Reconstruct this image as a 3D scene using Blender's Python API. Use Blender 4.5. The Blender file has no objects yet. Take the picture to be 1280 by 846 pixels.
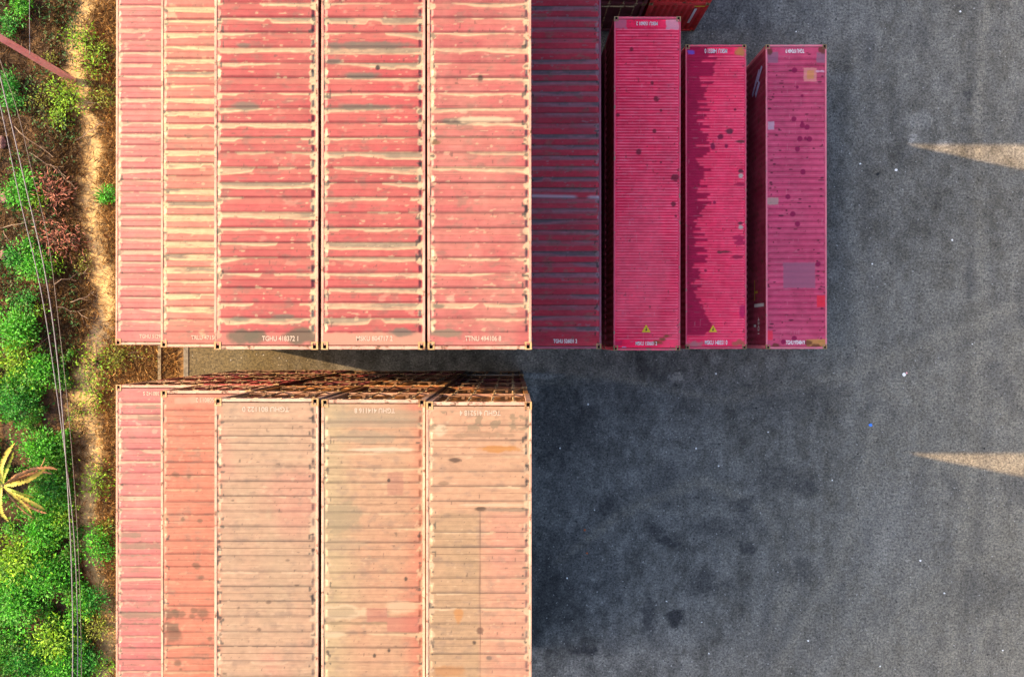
import bpy, bmesh, math, random
import numpy as np
from mathutils import Vector, Matrix
random.seed(7)
rng = np.random.default_rng(11)
scene = bpy.context.scene
COL = scene.collection
R = math.radians

# ------------------------------------------------------------------ camera numbers
F_PX, CAM_H = 1020.0, 35.6                     # focal length in pixels of a 1280 wide picture, camera height
def S(z): return F_PX / (CAM_H - z)            # pixels per metre at height z
def W(px, py, z=0.0): return ((px - 640) / S(z), (423 - py) / S(z))

# ------------------------------------------------------------------ noise
def _h(ix, iy, seed):
    n = (ix.astype(np.int64) * 374761393 + iy.astype(np.int64) * 668265263 + seed * 1442695041) & 0xffffffff
    n = ((n ^ (n >> 13)) * 1274126177) & 0xffffffff
    n = ((n ^ (n >> 16)) * 2246822519) & 0xffffffff
    return ((n ^ (n >> 15)) & 0xffffff) / float(0xffffff)
def vn(x, y, seed=0):
    x = np.asarray(x, float); y = np.asarray(y, float)
    x, y = np.broadcast_arrays(x, y)
    ix = np.floor(x); iy = np.floor(y); fx = x - ix; fy = y - iy
    fx = fx * fx * (3 - 2 * fx); fy = fy * fy * (3 - 2 * fy)
    a = _h(ix, iy, seed); b = _h(ix + 1, iy, seed); c = _h(ix, iy + 1, seed); d = _h(ix + 1, iy + 1, seed)
    return (a * (1 - fx) + b * fx) * (1 - fy) + (c * (1 - fx) + d * fx) * fy
def fbm(x, y, seed=0, o=4):
    s = 0; a = .5; t = 0
    for k in range(o):
        s = s + a * vn(x * 2**k, y * 2**k, seed + 17 * k); t += a; a *= .55
    return s / t
def sst(a, b, x):
    t = np.clip((x - a) / (b - a), 0, 1); return t * t * (3 - 2 * t)
def mix(c, col, m):
    return c * (1 - m[..., None]) + np.asarray(col, float) * m[..., None]

# ------------------------------------------------------------------ materials
def newmat(name):
    m = bpy.data.materials.new(name); m.use_nodes = True
    nt = m.node_tree; b = nt.nodes['Principled BSDF']
    return m, nt, b
def ramp(nt, fac, stops):
    r = nt.nodes.new('ShaderNodeValToRGB'); e = r.color_ramp.elements
    while len(e) > 1: e.remove(e[-1])
    e[0].position = stops[0][0]; e[0].color = (*stops[0][1], 1)
    for p, c in stops[1:]:
        k = e.new(p); k.color = (*c, 1)
    nt.links.new(fac, r.inputs[0]); return r.outputs[0]
def noise(nt, scale, detail=4, rough=.6, vec=None, stretch=None, coord='Object'):
    n = nt.nodes.new('ShaderNodeTexNoise'); n.inputs['Scale'].default_value = scale
    n.inputs['Detail'].default_value = detail; n.inputs['Roughness'].default_value = rough
    if vec is None:
        t = nt.nodes.new('ShaderNodeTexCoord'); vec = t.outputs[coord]
    if stretch:
        mp = nt.nodes.new('ShaderNodeMapping'); mp.inputs['Scale'].default_value = stretch
        nt.links.new(vec, mp.inputs[0]); vec = mp.outputs[0]
    nt.links.new(vec, n.inputs['Vector']); return n.outputs['Fac']
def mixc(nt, fac, a, b, mode='MIX'):
    m = nt.nodes.new('ShaderNodeMix'); m.data_type = 'RGBA'; m.blend_type = mode
    for s, v in ((m.inputs[0], fac), (m.inputs[6], a), (m.inputs[7], b)):
        if isinstance(v, (int, float)): s.default_value = v
        elif isinstance(v, tuple): s.default_value = (*v, 1)
        else: nt.links.new(v, s)
    return m.outputs[2]
def bump(nt, b, h, strength=.4, dist=.01):
    n = nt.nodes.new('ShaderNodeBump'); n.inputs['Strength'].default_value = strength; n.inputs['Distance'].default_value = dist
    nt.links.new(h, n.inputs['Height']); nt.links.new(n.outputs[0], b.inputs['Normal'])

_mc = {}
def paint_mat(name, col, rust=(.10, .045, .02), amount=.5, pale=None, rough=.55, spec=.3):
    """weathered paint: faded tone, streaks, rust patches"""
    key = (name, col)
    if key in _mc: return _mc[key]
    m, nt, b = newmat(name)
    oi = nt.nodes.new('ShaderNodeObjectInfo')
    tc = nt.nodes.new('ShaderNodeTexCoord')
    add = nt.nodes.new('ShaderNodeVectorMath'); add.operation = 'ADD'
    nt.links.new(tc.outputs['Object'], add.inputs[0])
    sc = nt.nodes.new('ShaderNodeVectorMath'); sc.operation = 'SCALE'; sc.inputs['Scale'].default_value = 37.0
    cmb = nt.nodes.new('ShaderNodeCombineXYZ')
    for i in range(3): nt.links.new(oi.outputs['Random'], cmb.inputs[i])
    nt.links.new(cmb.outputs[0], sc.inputs[0]); nt.links.new(sc.outputs[0], add.inputs[1])
    v = add.outputs[0]
    n1 = noise(nt, 1.3, 5, .65, v)
    c = mixc(nt, ramp(nt, n1, [(.35, (0, 0, 0)), (.7, (1, 1, 1))]), col, tuple(min(1, x * 1.25 + .02) for x in (pale or col)))
    n2 = noise(nt, 5, 6, .7, v)
    lo = .62 - .12 * amount
    c = mixc(nt, ramp(nt, n2, [(lo, (0, 0, 0)), (lo + .07, (1, 1, 1))]), c, rust)
    n3 = noise(nt, 40, 2, .5, v)
    c = mixc(nt, .25, c, ramp(nt, n3, [(.3, (.5, .5, .5)), (.7, (1, 1, 1))]), 'MULTIPLY')
    nt.links.new(c, b.inputs['Base Color'])
    b.inputs['Roughness'].default_value = rough; b.inputs['Specular IOR Level'].default_value = spec
    bump(nt, b, n2, .25, .01)
    _mc[key] = m; return m
def attr_mat(name, rough=.55, spec=.3, fine=60, bump_s=.15, amt=.22):
    m, nt, b = newmat(name)
    a = nt.nodes.new('ShaderNodeVertexColor'); a.layer_name = 'Col'
    n = noise(nt, fine, 4, .7)
    c = mixc(nt, amt, a.outputs[0], ramp(nt, n, [(.3, (.35, .35, .35)), (.72, (1.25, 1.25, 1.25))]), 'MULTIPLY')
    nt.links.new(c, b.inputs['Base Color'])
    b.inputs['Roughness'].default_value = rough; b.inputs['Specular IOR Level'].default_value = spec
    bump(nt, b, n, bump_s, .006); return m
def plain_mat(name, col, rough=.6, spec=.3, var=.25, scale=12):
    m, nt, b = newmat(name)
    n = noise(nt, scale, 4, .6)
    c = ramp(nt, n, [(.3, tuple(x * (1 - var) for x in col)), (.7, tuple(min(1, x * (1 + var)) for x in col))])
    nt.links.new(c, b.inputs['Base Color']); b.inputs['Roughness'].default_value = rough
    b.inputs['Specular IOR Level'].default_value = spec; return m
def leaf_mat(name, trans=.3):
    m, nt, b = newmat(name)
    a = nt.nodes.new('ShaderNodeVertexColor'); a.layer_name = 'Col'
    nt.links.new(a.outputs[0], b.inputs['Base Color'])
    b.inputs['Roughness'].default_value = .55; b.inputs['Specular IOR Level'].default_value = .25
    t = nt.nodes.new('ShaderNodeBsdfTranslucent'); nt.links.new(a.outputs[0], t.inputs[0])
    mx = nt.nodes.new('ShaderNodeMixShader'); mx.inputs[0].default_value = trans
    nt.links.new(b.outputs[0], mx.inputs[1]); nt.links.new(t.outputs[0], mx.inputs[2])
    nt.links.new(mx.outputs[0], nt.nodes['Material Output'].inputs[0]); return m

# ------------------------------------------------------------------ objects
def tag(o, label=None, cat=None, group=None, kind=None):
    if label: o['label'] = label
    if cat: o['category'] = cat
    if group: o['group'] = group
    if kind: o['kind'] = kind
    return o
def empty(name, loc=(0, 0, 0), rz=0):
    o = bpy.data.objects.new(name, None); COL.objects.link(o); o.location = loc; o.rotation_euler = (0, 0, rz)
    o.empty_display_size = .3; return o
def link(name, me, mat=None, parent=None, loc=(0, 0, 0), rot=(0, 0, 0)):
    o = bpy.data.objects.new(name, me); COL.objects.link(o); o.parent = parent; o.location = loc; o.rotation_euler = rot
    if mat:
        if not me.materials: me.materials.append(None)
        o.material_slots[0].link = 'OBJECT'; o.material_slots[0].material = mat
    return o
def np_mesh(name, v, f, col=None, smooth=False):
    v = np.asarray(v, np.float32); f = np.asarray(f, np.int32)
    me = bpy.data.meshes.new(name); k = f.shape[1]
    me.vertices.add(len(v)); me.vertices.foreach_set('co', v.ravel())
    me.loops.add(f.size); me.loops.foreach_set('vertex_index', f.ravel())
    me.polygons.add(len(f)); me.polygons.foreach_set('loop_start', np.arange(0, f.size, k, dtype=np.int32))
    me.polygons.foreach_set('loop_total', np.full(len(f), k, np.int32))
    me.update(calc_edges=True)
    if col is not None:
        a = me.color_attributes.new('Col', 'FLOAT_COLOR', 'POINT')
        c = np.ones((len(v), 4), np.float32); c[:, :3] = col; a.data.foreach_set('color', c.ravel())
    if smooth: me.polygons.foreach_set('use_smooth', np.ones(len(f), bool))
    me.validate(); return me
def grid_mesh(name, xs, ys, Z, C=None, smooth=False):
    nx, ny = len(xs), len(ys)
    X, Y = np.meshgrid(xs, ys)
    v = np.stack([X, Y, Z], -1).reshape(-1, 3)
    i = np.arange(nx * ny).reshape(ny, nx)
    f = np.stack([i[:-1, :-1], i[:-1, 1:], i[1:, 1:], i[1:, :-1]], -1).reshape(-1, 4)
    return np_mesh(name, v, f, None if C is None else C.reshape(-1, 3), smooth)
class MB:
    def __init__(s): s.v = []; s.f = []
    def box(s, x0, x1, y0, y1, z0, z1):
        b = len(s.v)
        s.v += [(x, y, z) for z in (z0, z1) for x, y in ((x0, y0), (x1, y0), (x1, y1), (x0, y1))]
        s.f += [[b + k for k in q] for q in ((3, 2, 1, 0), (4, 5, 6, 7), (0, 1, 5, 4), (1, 2, 6, 5), (2, 3, 7, 6), (3, 0, 4, 7))]
        return s
    def tube(s, pts, r, n=6, r1=None):
        pts = [Vector(p) for p in pts]; m = len(pts); b0 = len(s.v)
        for i, p in enumerate(pts):
            d = (pts[min(i + 1, m - 1)] - pts[max(i - 1, 0)]).normalized()
            a = d.orthogonal().normalized() if abs(d.z) > .9 else d.cross(Vector((0, 0, 1))).normalized()
            c = d.cross(a); rr = r + ((r1 if r1 is not None else r) - r) * i / max(1, m - 1)
            for k in range(n):
                t = 2 * math.pi * k / n
                s.v.append(tuple(p + (a * math.cos(t) + c * math.sin(t)) * rr))
        for i in range(m - 1):
            for k in range(n):
                a0 = b0 + i * n + k; a1 = b0 + i * n + (k + 1) % n
                s.f.append([a0, a1, a1 + n, a0 + n])
        s.f.append([b0 + k for k in range(n)][::-1]); s.f.append([b0 + (m - 1) * n + k for k in range(n)])
        return s
    def mesh(s, name, bevel=0, smooth=False):
        me = bpy.data.meshes.new(name); me.from_pydata(s.v, [], s.f); me.update()
        bm = bmesh.new(); bm.from_mesh(me)
        bmesh.ops.recalc_face_normals(bm, faces=bm.faces)
        if bevel: bmesh.ops.bevel(bm, geom=bm.edges[:], offset=bevel, segments=1, affect='EDGES', clamp_overlap=True)
        bm.to_mesh(me); bm.free()
        if smooth: me.polygons.foreach_set('use_smooth', [True] * len(me.polygons))
        return me

# ------------------------------------------------------------------ container kit
LEN, WID = 12.192, 2.438
HI, LO = 2.896, 2.591
def casting_mesh():
    bm = bmesh.new()
    w, l, h = .164, .180, .118
    bmesh.ops.create_cube(bm, size=1)
    for v in bm.verts: v.co = Vector((v.co.x * w, v.co.y * l, v.co.z * h))
    for axis, hole in ((2, (.078, .132)), (0, (.11, .06)), (1, (.09, .06))):
        for sgn in ((1,) if axis == 2 else (1, -1)):
            f = max((f for f in bm.faces if f.normal[axis] * sgn > .99), key=lambda f: f.calc_area())
            c = f.calc_center_median()
            r = bmesh.ops.inset_region(bm, faces=[f], thickness=.02)
            ax = [a for a in range(3) if a != axis]
            for v in f.verts:
                for a, hw in zip(ax, hole): v.co[a] = c[a] + math.copysign(hw / 2, v.co[a] - c[a])
            nrm = f.normal.copy()
            r = bmesh.ops.extrude_face_region(bm, geom=[f])
            nf = [g for g in r['geom'] if isinstance(g, bmesh.types.BMFace)][0]
            bmesh.ops.delete(bm, geom=[f], context='FACES_ONLY') if f.is_valid else None
            bmesh.ops.translate(bm, verts=nf.verts, vec=-nrm * (.04 if axis != 2 else .09)); nf.material_index = 1
            for e in nf.edges:
                for g in e.link_faces: g.material_index = 1
    bmesh.ops.remove_doubles(bm, verts=bm.verts, dist=1e-5)
    me = bpy.data.meshes.new('corner_casting'); bm.to_mesh(me); bm.free()
    me.materials.append(None); me.materials.append(plain_mat('casting_hollow', (.008, .007, .006), .9)); return me  # shade inside the holes painted on as near-black faces
CAST = casting_mesh()
def frame_mesh(h):
    m = MB(); w, l = WID, LEN
    for sx in (0, w - .06):
        m.box(sx, sx + .06, .178, l - .178, h - .085, h - .007)              # top side rail
        m.box(sx + .004, sx + .056, .178, l - .178, .012, .155)              # bottom side rail
        for sy in (0, l - .15): m.box(sx if sx == 0 else w - .13, (sx + .13) if sx == 0 else w, sy + .004, sy + .146, .118, h - .118)
    for sy in (0, l - .09):
        m.box(.162, w - .162, sy + .006, sy + .084, h - .12, h - .009)        # header
        m.box(.162, w - .162, sy + .006, sy + .084, .012, .15)              # sill
    return m.mesh('container_frame', .006)
def corr_wall(name, L, z0, z1, per=.278, dep=.036):
    """corrugated sheet in the local xz-plane along x, facing -y"""
    xs = []; ds = []
    x = 0
    while x < L - 1e-6:
        for t, d in ((0, 0), (.26, 0), (.5, dep), (.76, dep)):
            if x + t * per < L: xs.append(x + t * per); ds.append(d)
        x += per
    xs.append(L); ds.append(0)
    v = []; f = []
    for a, d in zip(xs, ds): v += [(a, d, z0), (a, d, z1)]
    for i in range(len(xs) - 1): f.append([2 * i, 2 * i + 2, 2 * i + 3, 2 * i + 1])
    return np_mesh(name, v, f)
def door_mesh(h):
    m = MB(); w = (WID - .27) / 2
    m.box(0, w - .004, .012, .05, .155, h - .125)
    for z in (.60, 1.75):
        if z < h - .4: m.box(.06, w - .06, .006, .0115, z, z + .16)           # pressed horizontal swages
    for z in (.3, .9, 1.55, h - .4): m.box(-.03, .12, -.012, .0118, z, z + .07)         # hinges
    return m.mesh('container_door', .005)
def bar_mesh(h):
    m = MB()
    m.tube([(0, -.05, .1), (0, -.05, h - .07)], .022, 8)
    for z in (.06, h - .13): m.box(-.06, .06, -.075, -.005, z, z + .07)
    for z in (1.35,): m.box(-.035, .035, -.072, -.006, z, z + .04)
    return m.mesh('locking_bar')
def handle_mesh(): return MB().box(-.40, .03, -.10, -.072, -.025, .025).box(-.38, -.30, -.072, -.006, -.045, .045).mesh('door_handle', .004)
HANDLE = handle_mesh()
FLOOR = MB().box(.06, WID - .06, .09, LEN - .09, .11, .15).mesh('container_floor')
KIT = {}
for h in (HI, LO):
    KIT[h] = dict(frame=frame_mesh(h), side=corr_wall('container_side', LEN - .3, .15, h - .08),
                  front=corr_wall('container_front', WID - .26, .14, h - .115, .24, .045),
                  door=door_mesh(h), bar=bar_mesh(h))

# ---- roofs
U0, U1 = .055, WID - .055
V0, V1 = .108, LEN - .108
PLATE = .40
def roof_mesh(name, paint, gain=1.0, line2=0, per=.352, res=.023, pad=.46, depth=.034, dent=1.0, seed=0, edge=.028):
    xs = np.linspace(U0, U1, int((U1 - U0) / res) + 1)
    keys = []
    v = PLATE
    while v < LEN - PLATE - .02:
        for t in (0, edge, pad * per, pad * per + edge): 
            if v + t < LEN - PLATE: keys.append(v + t)
        v += per
    keys = np.array(keys)
    uni = np.linspace(V0, V1, int((V1 - V0) / res) + 1)
    d = np.min(np.abs(uni[:, None] - keys[None, :]), 1) if len(uni) < 2000 else None
    ys = np.sort(np.concatenate([uni[(d > .007)], keys]))
    X, Y = np.meshgrid(xs, ys)
    tt = (Y - PLATE) % per; row = np.floor((Y - PLATE) / per)
    py = np.clip(np.minimum(tt / edge, (pad * per + edge - tt) / edge), 0, 1)
    inside = (Y > PLATE) & (Y < LEN - PLATE)
    e = .11 + .012 * (_h(row, row * 0, seed) - .5)
    px = np.clip(np.minimum((X - e) / .03, (WID - e - X) / .03), 0, 1)
    hgt = np.minimum(py, px)
    fl = np.clip(np.minimum(Y - PLATE, LEN - PLATE - Y) / .2, 0, 1)
    Z = np.where(inside, depth * hgt, .006) + fl * dent * (.010 * (fbm(X * 1.1, Y * 1.6, seed + 3, 3) - .5) + .006 * (vn(X * .9, row, seed + 9) - .5))
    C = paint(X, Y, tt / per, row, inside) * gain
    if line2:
        nl = np.clip(1 - np.abs(tt / per - pad - .05) / .045, 0, 1) * inside * (X > .12) * (X < WID - .12) * (.35 + .65 * vn(X * 1.5, row * 2.7, seed + 51))  # second dark edge line per rib, shade put into the colour
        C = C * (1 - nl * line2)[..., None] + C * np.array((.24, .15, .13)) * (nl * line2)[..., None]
    return grid_mesh(name, xs, ys, Z, C)
def stains(c, X, Y, t, row, inside, seed, cream, amount, gray_p=.35, gray=(.055, .052, .045), soft=.10, chips=.5, halo=.5, fill=.62, rimk=.8, valley=.12, tabs=.75):
    """ponding stains in the valley of each corrugation, and pale chips at its two ends"""
    cream = np.asarray(cream, float)
    low = vn(X * .42 + row * 5.3, row * 3.7, seed) * .8 + .2 * vn(X * 1.2 + row * 2.3, row * 1.7, seed + 19); mid = vn(X * 2.6 + row * 3.1, row * 2.1, seed + 1)
    rw = _h(row, row * 0 + 3, seed + 2)
    width = amount * (.45 + 1.05 * rw) + .80 * (low - .5) + .10 * (mid - .5) + .05 * (vn(X * 8, row * 1.7, seed + 3) - .5)
    gap = sst(.70, .78, vn(X * 1.6, row * 5.1, seed + 61)) * (.4 + .6 * _h(row, row * 0 + 9, seed))
    width = np.clip(width - gap * .3, 0, .53)
    t2 = t + .035 * (fbm(X * 9, Y * 22, seed + 4, 2) - .5)
    val = sst(.45, .49, t2) * inside * (width > .02)
    v0 = sst(.47, .54, t) * inside * (.3 + .9 * fbm(X * 1.1, Y * 30, seed + 80, 3)) * valley
    c = mix(c, cream, np.clip(v0, 0, .6))
    hm = sst(1 - width - .16, 1 - width + .02, t2) * val
    c = c * (1 - hm[..., None] * halo * .55) + (c * .45 + cream * .62) * hm[..., None] * halo * .55
    m = sst(1 - width - soft * .22, 1 - width + soft * .22, t2) * val
    fray = .62 + .38 * sst(.32, .56, fbm(X * 5, Y * 34, seed + 70, 3))
    tone = (.82 + .36 * fbm(X * 2.2, Y * 26, seed + 71, 3))[..., None]
    rim = np.exp(-((t2 - (1 - width)) / .045)**2) * (width > .05) * val
    rim2 = np.exp(-((t2 - .935 - .03 * vn(X * 2, row * 3.3, seed + 72)) / .022)**2) * sst(.10, .2, width) * val * sst(.35, .6, vn(X * 1.1, row * 1.9, seed + 73))
    a = np.clip(m * fray * fill, 0, 1)[..., None]
    c = c * (1 - a) + cream * tone * a
    g = fbm(X * .55 + row * 9.1, row * 4.3, seed + 6, 3) + .22 * (fbm(X * 5, Y * 30, seed + 8, 3) - .5)
    gm = sst(1 - gray_p, 1 - gray_p + .13, g + .25) * sst(1 - width + .06, 1 - width + .20, t2) * val * (1 - sst(.965, .985, t))
    c = mix(c, gray, np.clip(gm, 0, 1) * .75)
    a = (np.clip(rim + rim2, 0, 1) * (.55 + .45 * fray) * rimk)[..., None]
    c = c * (1 - a) + cream * 1.12 * tone * a
    foot_shade = np.clip(1 - np.abs(t - .965) / .056, 0, 1) * inside * (X > .12) * (X < WID - .12)     # shaded edge of each rib painted in as a dark line at its foot
    c = c * (1 - .95 * foot_shade)[..., None] + (c * .10 + np.array((.012, .005, .004))) * (.95 * foot_shade)[..., None]
    ed = np.minimum(X - .06, WID - .06 - X)
    tb = sst(1.15, .85, ((ed - .02) / .115)**2 + ((t - .73) * .352 / .085)**2 + .5 * (vn(X * 16, Y * 16, seed + 81) - .5)) * inside * (_h(row + 50 * (X > 1.2), row * 0 + 5, seed + 82) < tabs)
    c = mix(c, cream * 1.1, tb * .8)
    c = mix(c, (.05, .04, .03), tb * sst(.62, .7, vn(X * 14, Y * 14, seed + 83)) * .7)
    cm = sst(.70, .78, vn(X * 7, Y * 6, seed + 12) * .6 + .2 * vn(X * 25, Y * 25, seed + 13) + .28 * (1 - np.clip(ed / .2, 0, 1)) + .06 * chips) * (ed < .2)
    c = mix(c, cream * 1.1, cm * .75)
    dk = sst(.80, .86, vn(X * 13, Y * 11, seed + 31)) * (ed < .16)
    c = mix(c, (.03, .028, .024), dk * .8)
    fl = sst(.80, .84, fbm(X * 6, Y * 16, seed + 33, 2)) * inside
    c = mix(c, cream, fl * .55)
    tiny = sst(.93, .96, vn(X * 17, Y * 17, seed + 35))
    c = mix(c, (.04, .025, .02), tiny * .6)
    gr = fbm(X * 4, Y * 7, seed + 37, 4)
    c = mix(c, c.mean(-1, keepdims=True) * np.array((.85, .62, .48)), sst(.55, .78, gr) * .45)
    return c * ((.86 + .28 * fbm(X * 1.6, Y * 45, seed + 36, 2)) * (.84 + .32 * fbm(X * 9, Y * 12, seed + 38, 3)))[..., None]
def base_fill(X, Y, row, col, seed, var=.16, fade=None, famt=0):
    c = np.ones(X.shape + (3,)) * np.asarray(col, float)
    k = 1 + var * 2 * (fbm(X * .8, Y * .8, seed, 4) - .5) + var * .8 * (_h(row, row * 0, seed + 5) - .5)
    c = c * k[..., None]
    if fade is not None:
        c = mix(c, fade, np.clip(famt * (fbm(X * 1.3, Y * .9, seed + 21, 4) * 1.6 - .3), 0, 1))
    sp = sst(.74, .82, fbm(X * 3.5, Y * 5, seed + 40, 3))
    if fade is not None: c = mix(c, np.asarray(fade) * 1.1, sp * .6)
    sc = sst(.79, .84, fbm(X * 2.2, Y * 24, seed + 44, 2))
    return mix(c, np.asarray(col) * .6, sc * .4)
def ribs(c, X, t, row, inside, pad, crest, foot, a, crw=.3, ftw=.28):  # crest highlights and the shade at rib feet, put into the colour
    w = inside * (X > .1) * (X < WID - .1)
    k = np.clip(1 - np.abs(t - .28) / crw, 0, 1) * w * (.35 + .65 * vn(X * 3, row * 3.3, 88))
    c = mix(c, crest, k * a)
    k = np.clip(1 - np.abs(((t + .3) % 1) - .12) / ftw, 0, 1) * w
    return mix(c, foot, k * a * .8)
def rect(c, X, Y, u0, u1, v0, v1, col, a=.8, soft=.03, seed=0, rag=.02):
    n = rag * 2 * (vn(X * 12, Y * 12, seed + 77) - .5)
    m = sst(u0 - soft, u0 + soft, X + n) * sst(-u1 - soft, -u1 + soft, -X + n) * sst(v0 - soft, v0 + soft, Y + n) * sst(-v1 - soft, -v1 + soft, -Y + n)
    return mix(c, col, m * a)
def disc(c, X, Y, u, v, ru, rv, col, a=.85, soft=.25, rag=.35, seed=0):
    d = np.sqrt(((X - u) / ru)**2 + ((Y - v) / rv)**2) + rag * (fbm(X * 6, Y * 6, seed + 5, 3) - .5) * 2
    return mix(c, col, sst(1 + soft, 1 - soft, d) * a) if False else mix(c, col, (1 - sst(1 - soft, 1 + soft, d)) * a)
class Spot:
    """turns picture positions on a roof into roof coordinates"""
    def __init__(s, x0, y0, z): s.x0, s.y0, s.S = x0, y0, S(z)
    def __call__(s, px, py): return (px - 640) / s.S - s.x0, (423 - py) / s.S - s.y0
    def n(s, d): return d / s.S

ROOFMAT = attr_mat('painted_roof_steel', .5, .3)
SHADEROOF = attr_mat('glossy_roof_paint', .55, .14, amt=.15)
CASTMAT = paint_mat('ochre_casting', (.25, .155, .065), rust=(.12, .06, .025), amount=.7)
BARMAT = paint_mat('galvanised_bar', (.34, .25, .14), rust=(.09, .04, .02), amount=1)
HANDMAT = paint_mat('rusty_handle', (.12, .06, .03), amount=1)
FLOORMAT = plain_mat('dark_floor', (.03, .025, .02))
TEXTMAT = plain_mat('white_lettering', (.62, .60, .57), .6, .2, .15, 30)
TEXTMAT_PALE = plain_mat('faded_lettering', (.265, .215, .175), .6, .2, .2, 30)

_tc = {}
def text_mesh(s, height, width):
    k = (s, height, width)
    if k in _tc: return _tc[k]
    cu = bpy.data.curves.new('code', 'FONT'); cu.body = s; cu.size = 1; cu.align_x = 'CENTER'; cu.align_y = 'CENTER'; cu.offset = .018
    o = bpy.data.objects.new('code_text', cu); COL.objects.link(o)
    bpy.context.view_layer.update()
    me = bpy.data.meshes.new_from_object(o.evaluated_get(bpy.context.evaluated_depsgraph_get()))
    bpy.data.objects.remove(o); bpy.data.curves.remove(cu)
    n = len(me.vertices); co = np.zeros(n * 3, np.float32); me.vertices.foreach_get('co', co); co = co.reshape(-1, 3)
    a, b = co.min(0), co.max(0)
    co = (co - (a + b) / 2); co[:, 0] *= width / (b[0] - a[0]); co[:, 1] *= height / (b[1] - a[1]); co[:, 2] = 0
    me.vertices.foreach_set('co', co.ravel()); me.update(); me.name = 'code'; _tc[k] = me; return me

GEN_ROOF = {}
def generic_roof():
    if 'g' not in GEN_ROOF:
        GEN_ROOF['g'] = roof_mesh('container_roof', lambda X, Y, t, r, i: np.ones(X.shape + (3,)) * .1, res=.3, dent=.5)
    return GEN_ROOF['g']

WALLS = dict(
    plum=(.26, .014, .045), red=(.20, .022, .022), maroon=(.11, .014, .020), rust=(.13, .035, .016), brown=(.10, .040, .018),
    orange=(.27, .11, .026), grey=(.10, .10, .105), crimson=(.30, .018, .04), bright=(.42, .010, .010), pinkish=(.36, .07, .11))
def wall_mat(k): return paint_mat(k + '_container_paint', WALLS[k], amount=1.0 if k in ('rust', 'brown', 'orange') else .45, pale=tuple(x * 1.15 + .012 for x in WALLS[k]))

def make_container(label, x0, y0, z0, h, door='N', wall='red', frame_mat=None, roof=None, roof_mat=None, rz=0, group='shipping containers stacked in the yard', cast_mat=None):
    """x0,y0 = south-west corner"""
    K = KIT[h]
    root = empty('shipping_container', (x0 + WID / 2, y0 + LEN / 2, z0), rz)
    tag(root, label, 'container', group)
    ox, oy = -WID / 2, -LEN / 2
    wm = wall_mat(wall); fm = frame_mat or wm
    link('frame', K['frame'], fm, root, (ox, oy, 0))
    link('floor', FLOOR, FLOORMAT, root, (ox, oy, 0))
    for sx in (-1, 1):
        for sy in (-1, 1):
            for z in (.059, h - .059):
                link('corner_casting', CAST, cast_mat or CASTMAT, root, (sx * (WID / 2 - .081), sy * (LEN / 2 - .089), z),
                     (math.pi if z < .1 else 0, 0, 0))
    link('side_wall', K['side'], wm, root, (ox + .008, -oy - .15, 0), (0, 0, -math.pi / 2))
    link('side_wall', K['side'], wm, root, (-ox - .008, oy + .15, 0), (0, 0, math.pi / 2))
    s = 1 if door == 'S' else -1          # local frame whose -y points out of the door end
    def at(x, y): return (x * s, y * s)
    rz_d = 0 if door == 'S' else math.pi
    fx, fy = at(WID / 2 - .13, LEN / 2 - .03)
    link('front_wall', K['front'], wm, root, (fx, fy, 0), (0, 0, rz_d + math.pi))
    dw = (WID - .27) / 2
    for k in (0, 1):
        lx = -WID / 2 + .135 + k * dw
        px, py = at(lx, -LEN / 2 + .07)
        d = link('door', K['door'], wm, root, (px, py, 0), (0, 0, rz_d))
        for j, bx in enumerate((.26, .78)):
            link('locking_bar', K['bar'], BARMAT, d, (bx + .02, 0, 0))
            link('door_handle', HANDLE, HANDMAT, d, (bx + .02 + (.0 if j else .36), 0, 1.05 + .18 * j))
    link('roof', roof or generic_roof(), roof_mat or wm, root, (ox, oy, h - .018))
    return root
def code(root, h, s, v, u=WID / 2, flip=False, mat=None, hh=.15, ww=1.0, z=.006):
    me = text_mesh(s, hh, ww)
    return link('identification_code', me, mat or TEXTMAT, root, (u - WID / 2, v - LEN / 2, h - .012 + z), (0, 0, math.pi if flip else 0))

# ------------------------------------------------------------------ roof paintings
CREAM = (.30, .255, .155)
def P_A(X, Y, t, r, i):
    c = base_fill(X, Y, r, (.215, .055, .062), 101, .12, (.30, .17, .13), .30)
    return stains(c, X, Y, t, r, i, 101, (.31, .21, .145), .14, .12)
def P_B(X, Y, t, r, i):
    c = base_fill(X, Y, r, (.225, .062, .055), 202, .14, (.30, .19, .12), .30)
    return stains(c, X, Y, t, r, i, 202, (.30, .245, .145), .36, .24, fill=.85)
def P_C(X, Y, t, r, i):
    c = base_fill(X, Y, r, (.205, .028, .032), 303, .14, (.27, .10, .08), .30)
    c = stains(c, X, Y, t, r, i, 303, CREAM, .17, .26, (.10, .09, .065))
    c = rect(c, X, Y, 0, WID, 0, PLATE, (.27, .10, .08), .6)
    q = Spot(-6.985, -.26, 16.46)
    for px, py, ru, rv in ((302, 421, 19, 10), (320, 422, 13, 9), (376, 420, 19, 11)):
        u, v = q(px, py); c = disc(c, X, Y, u, v, q.n(ru), q.n(rv), (.05, .042, .026), .9, .28, .4, 3)
    for px, py, ru, rv in ((306, 57, 10, 3), (306, 133, 16, 5), (300, 399, 12, 4), (355, 396, 14, 3)):
        u, v = q(px, py); c = disc(c, X, Y, u, v, q.n(ru), q.n(rv), (.07, .065, .05), .8, .35, .4, 4)
    return c
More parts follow.
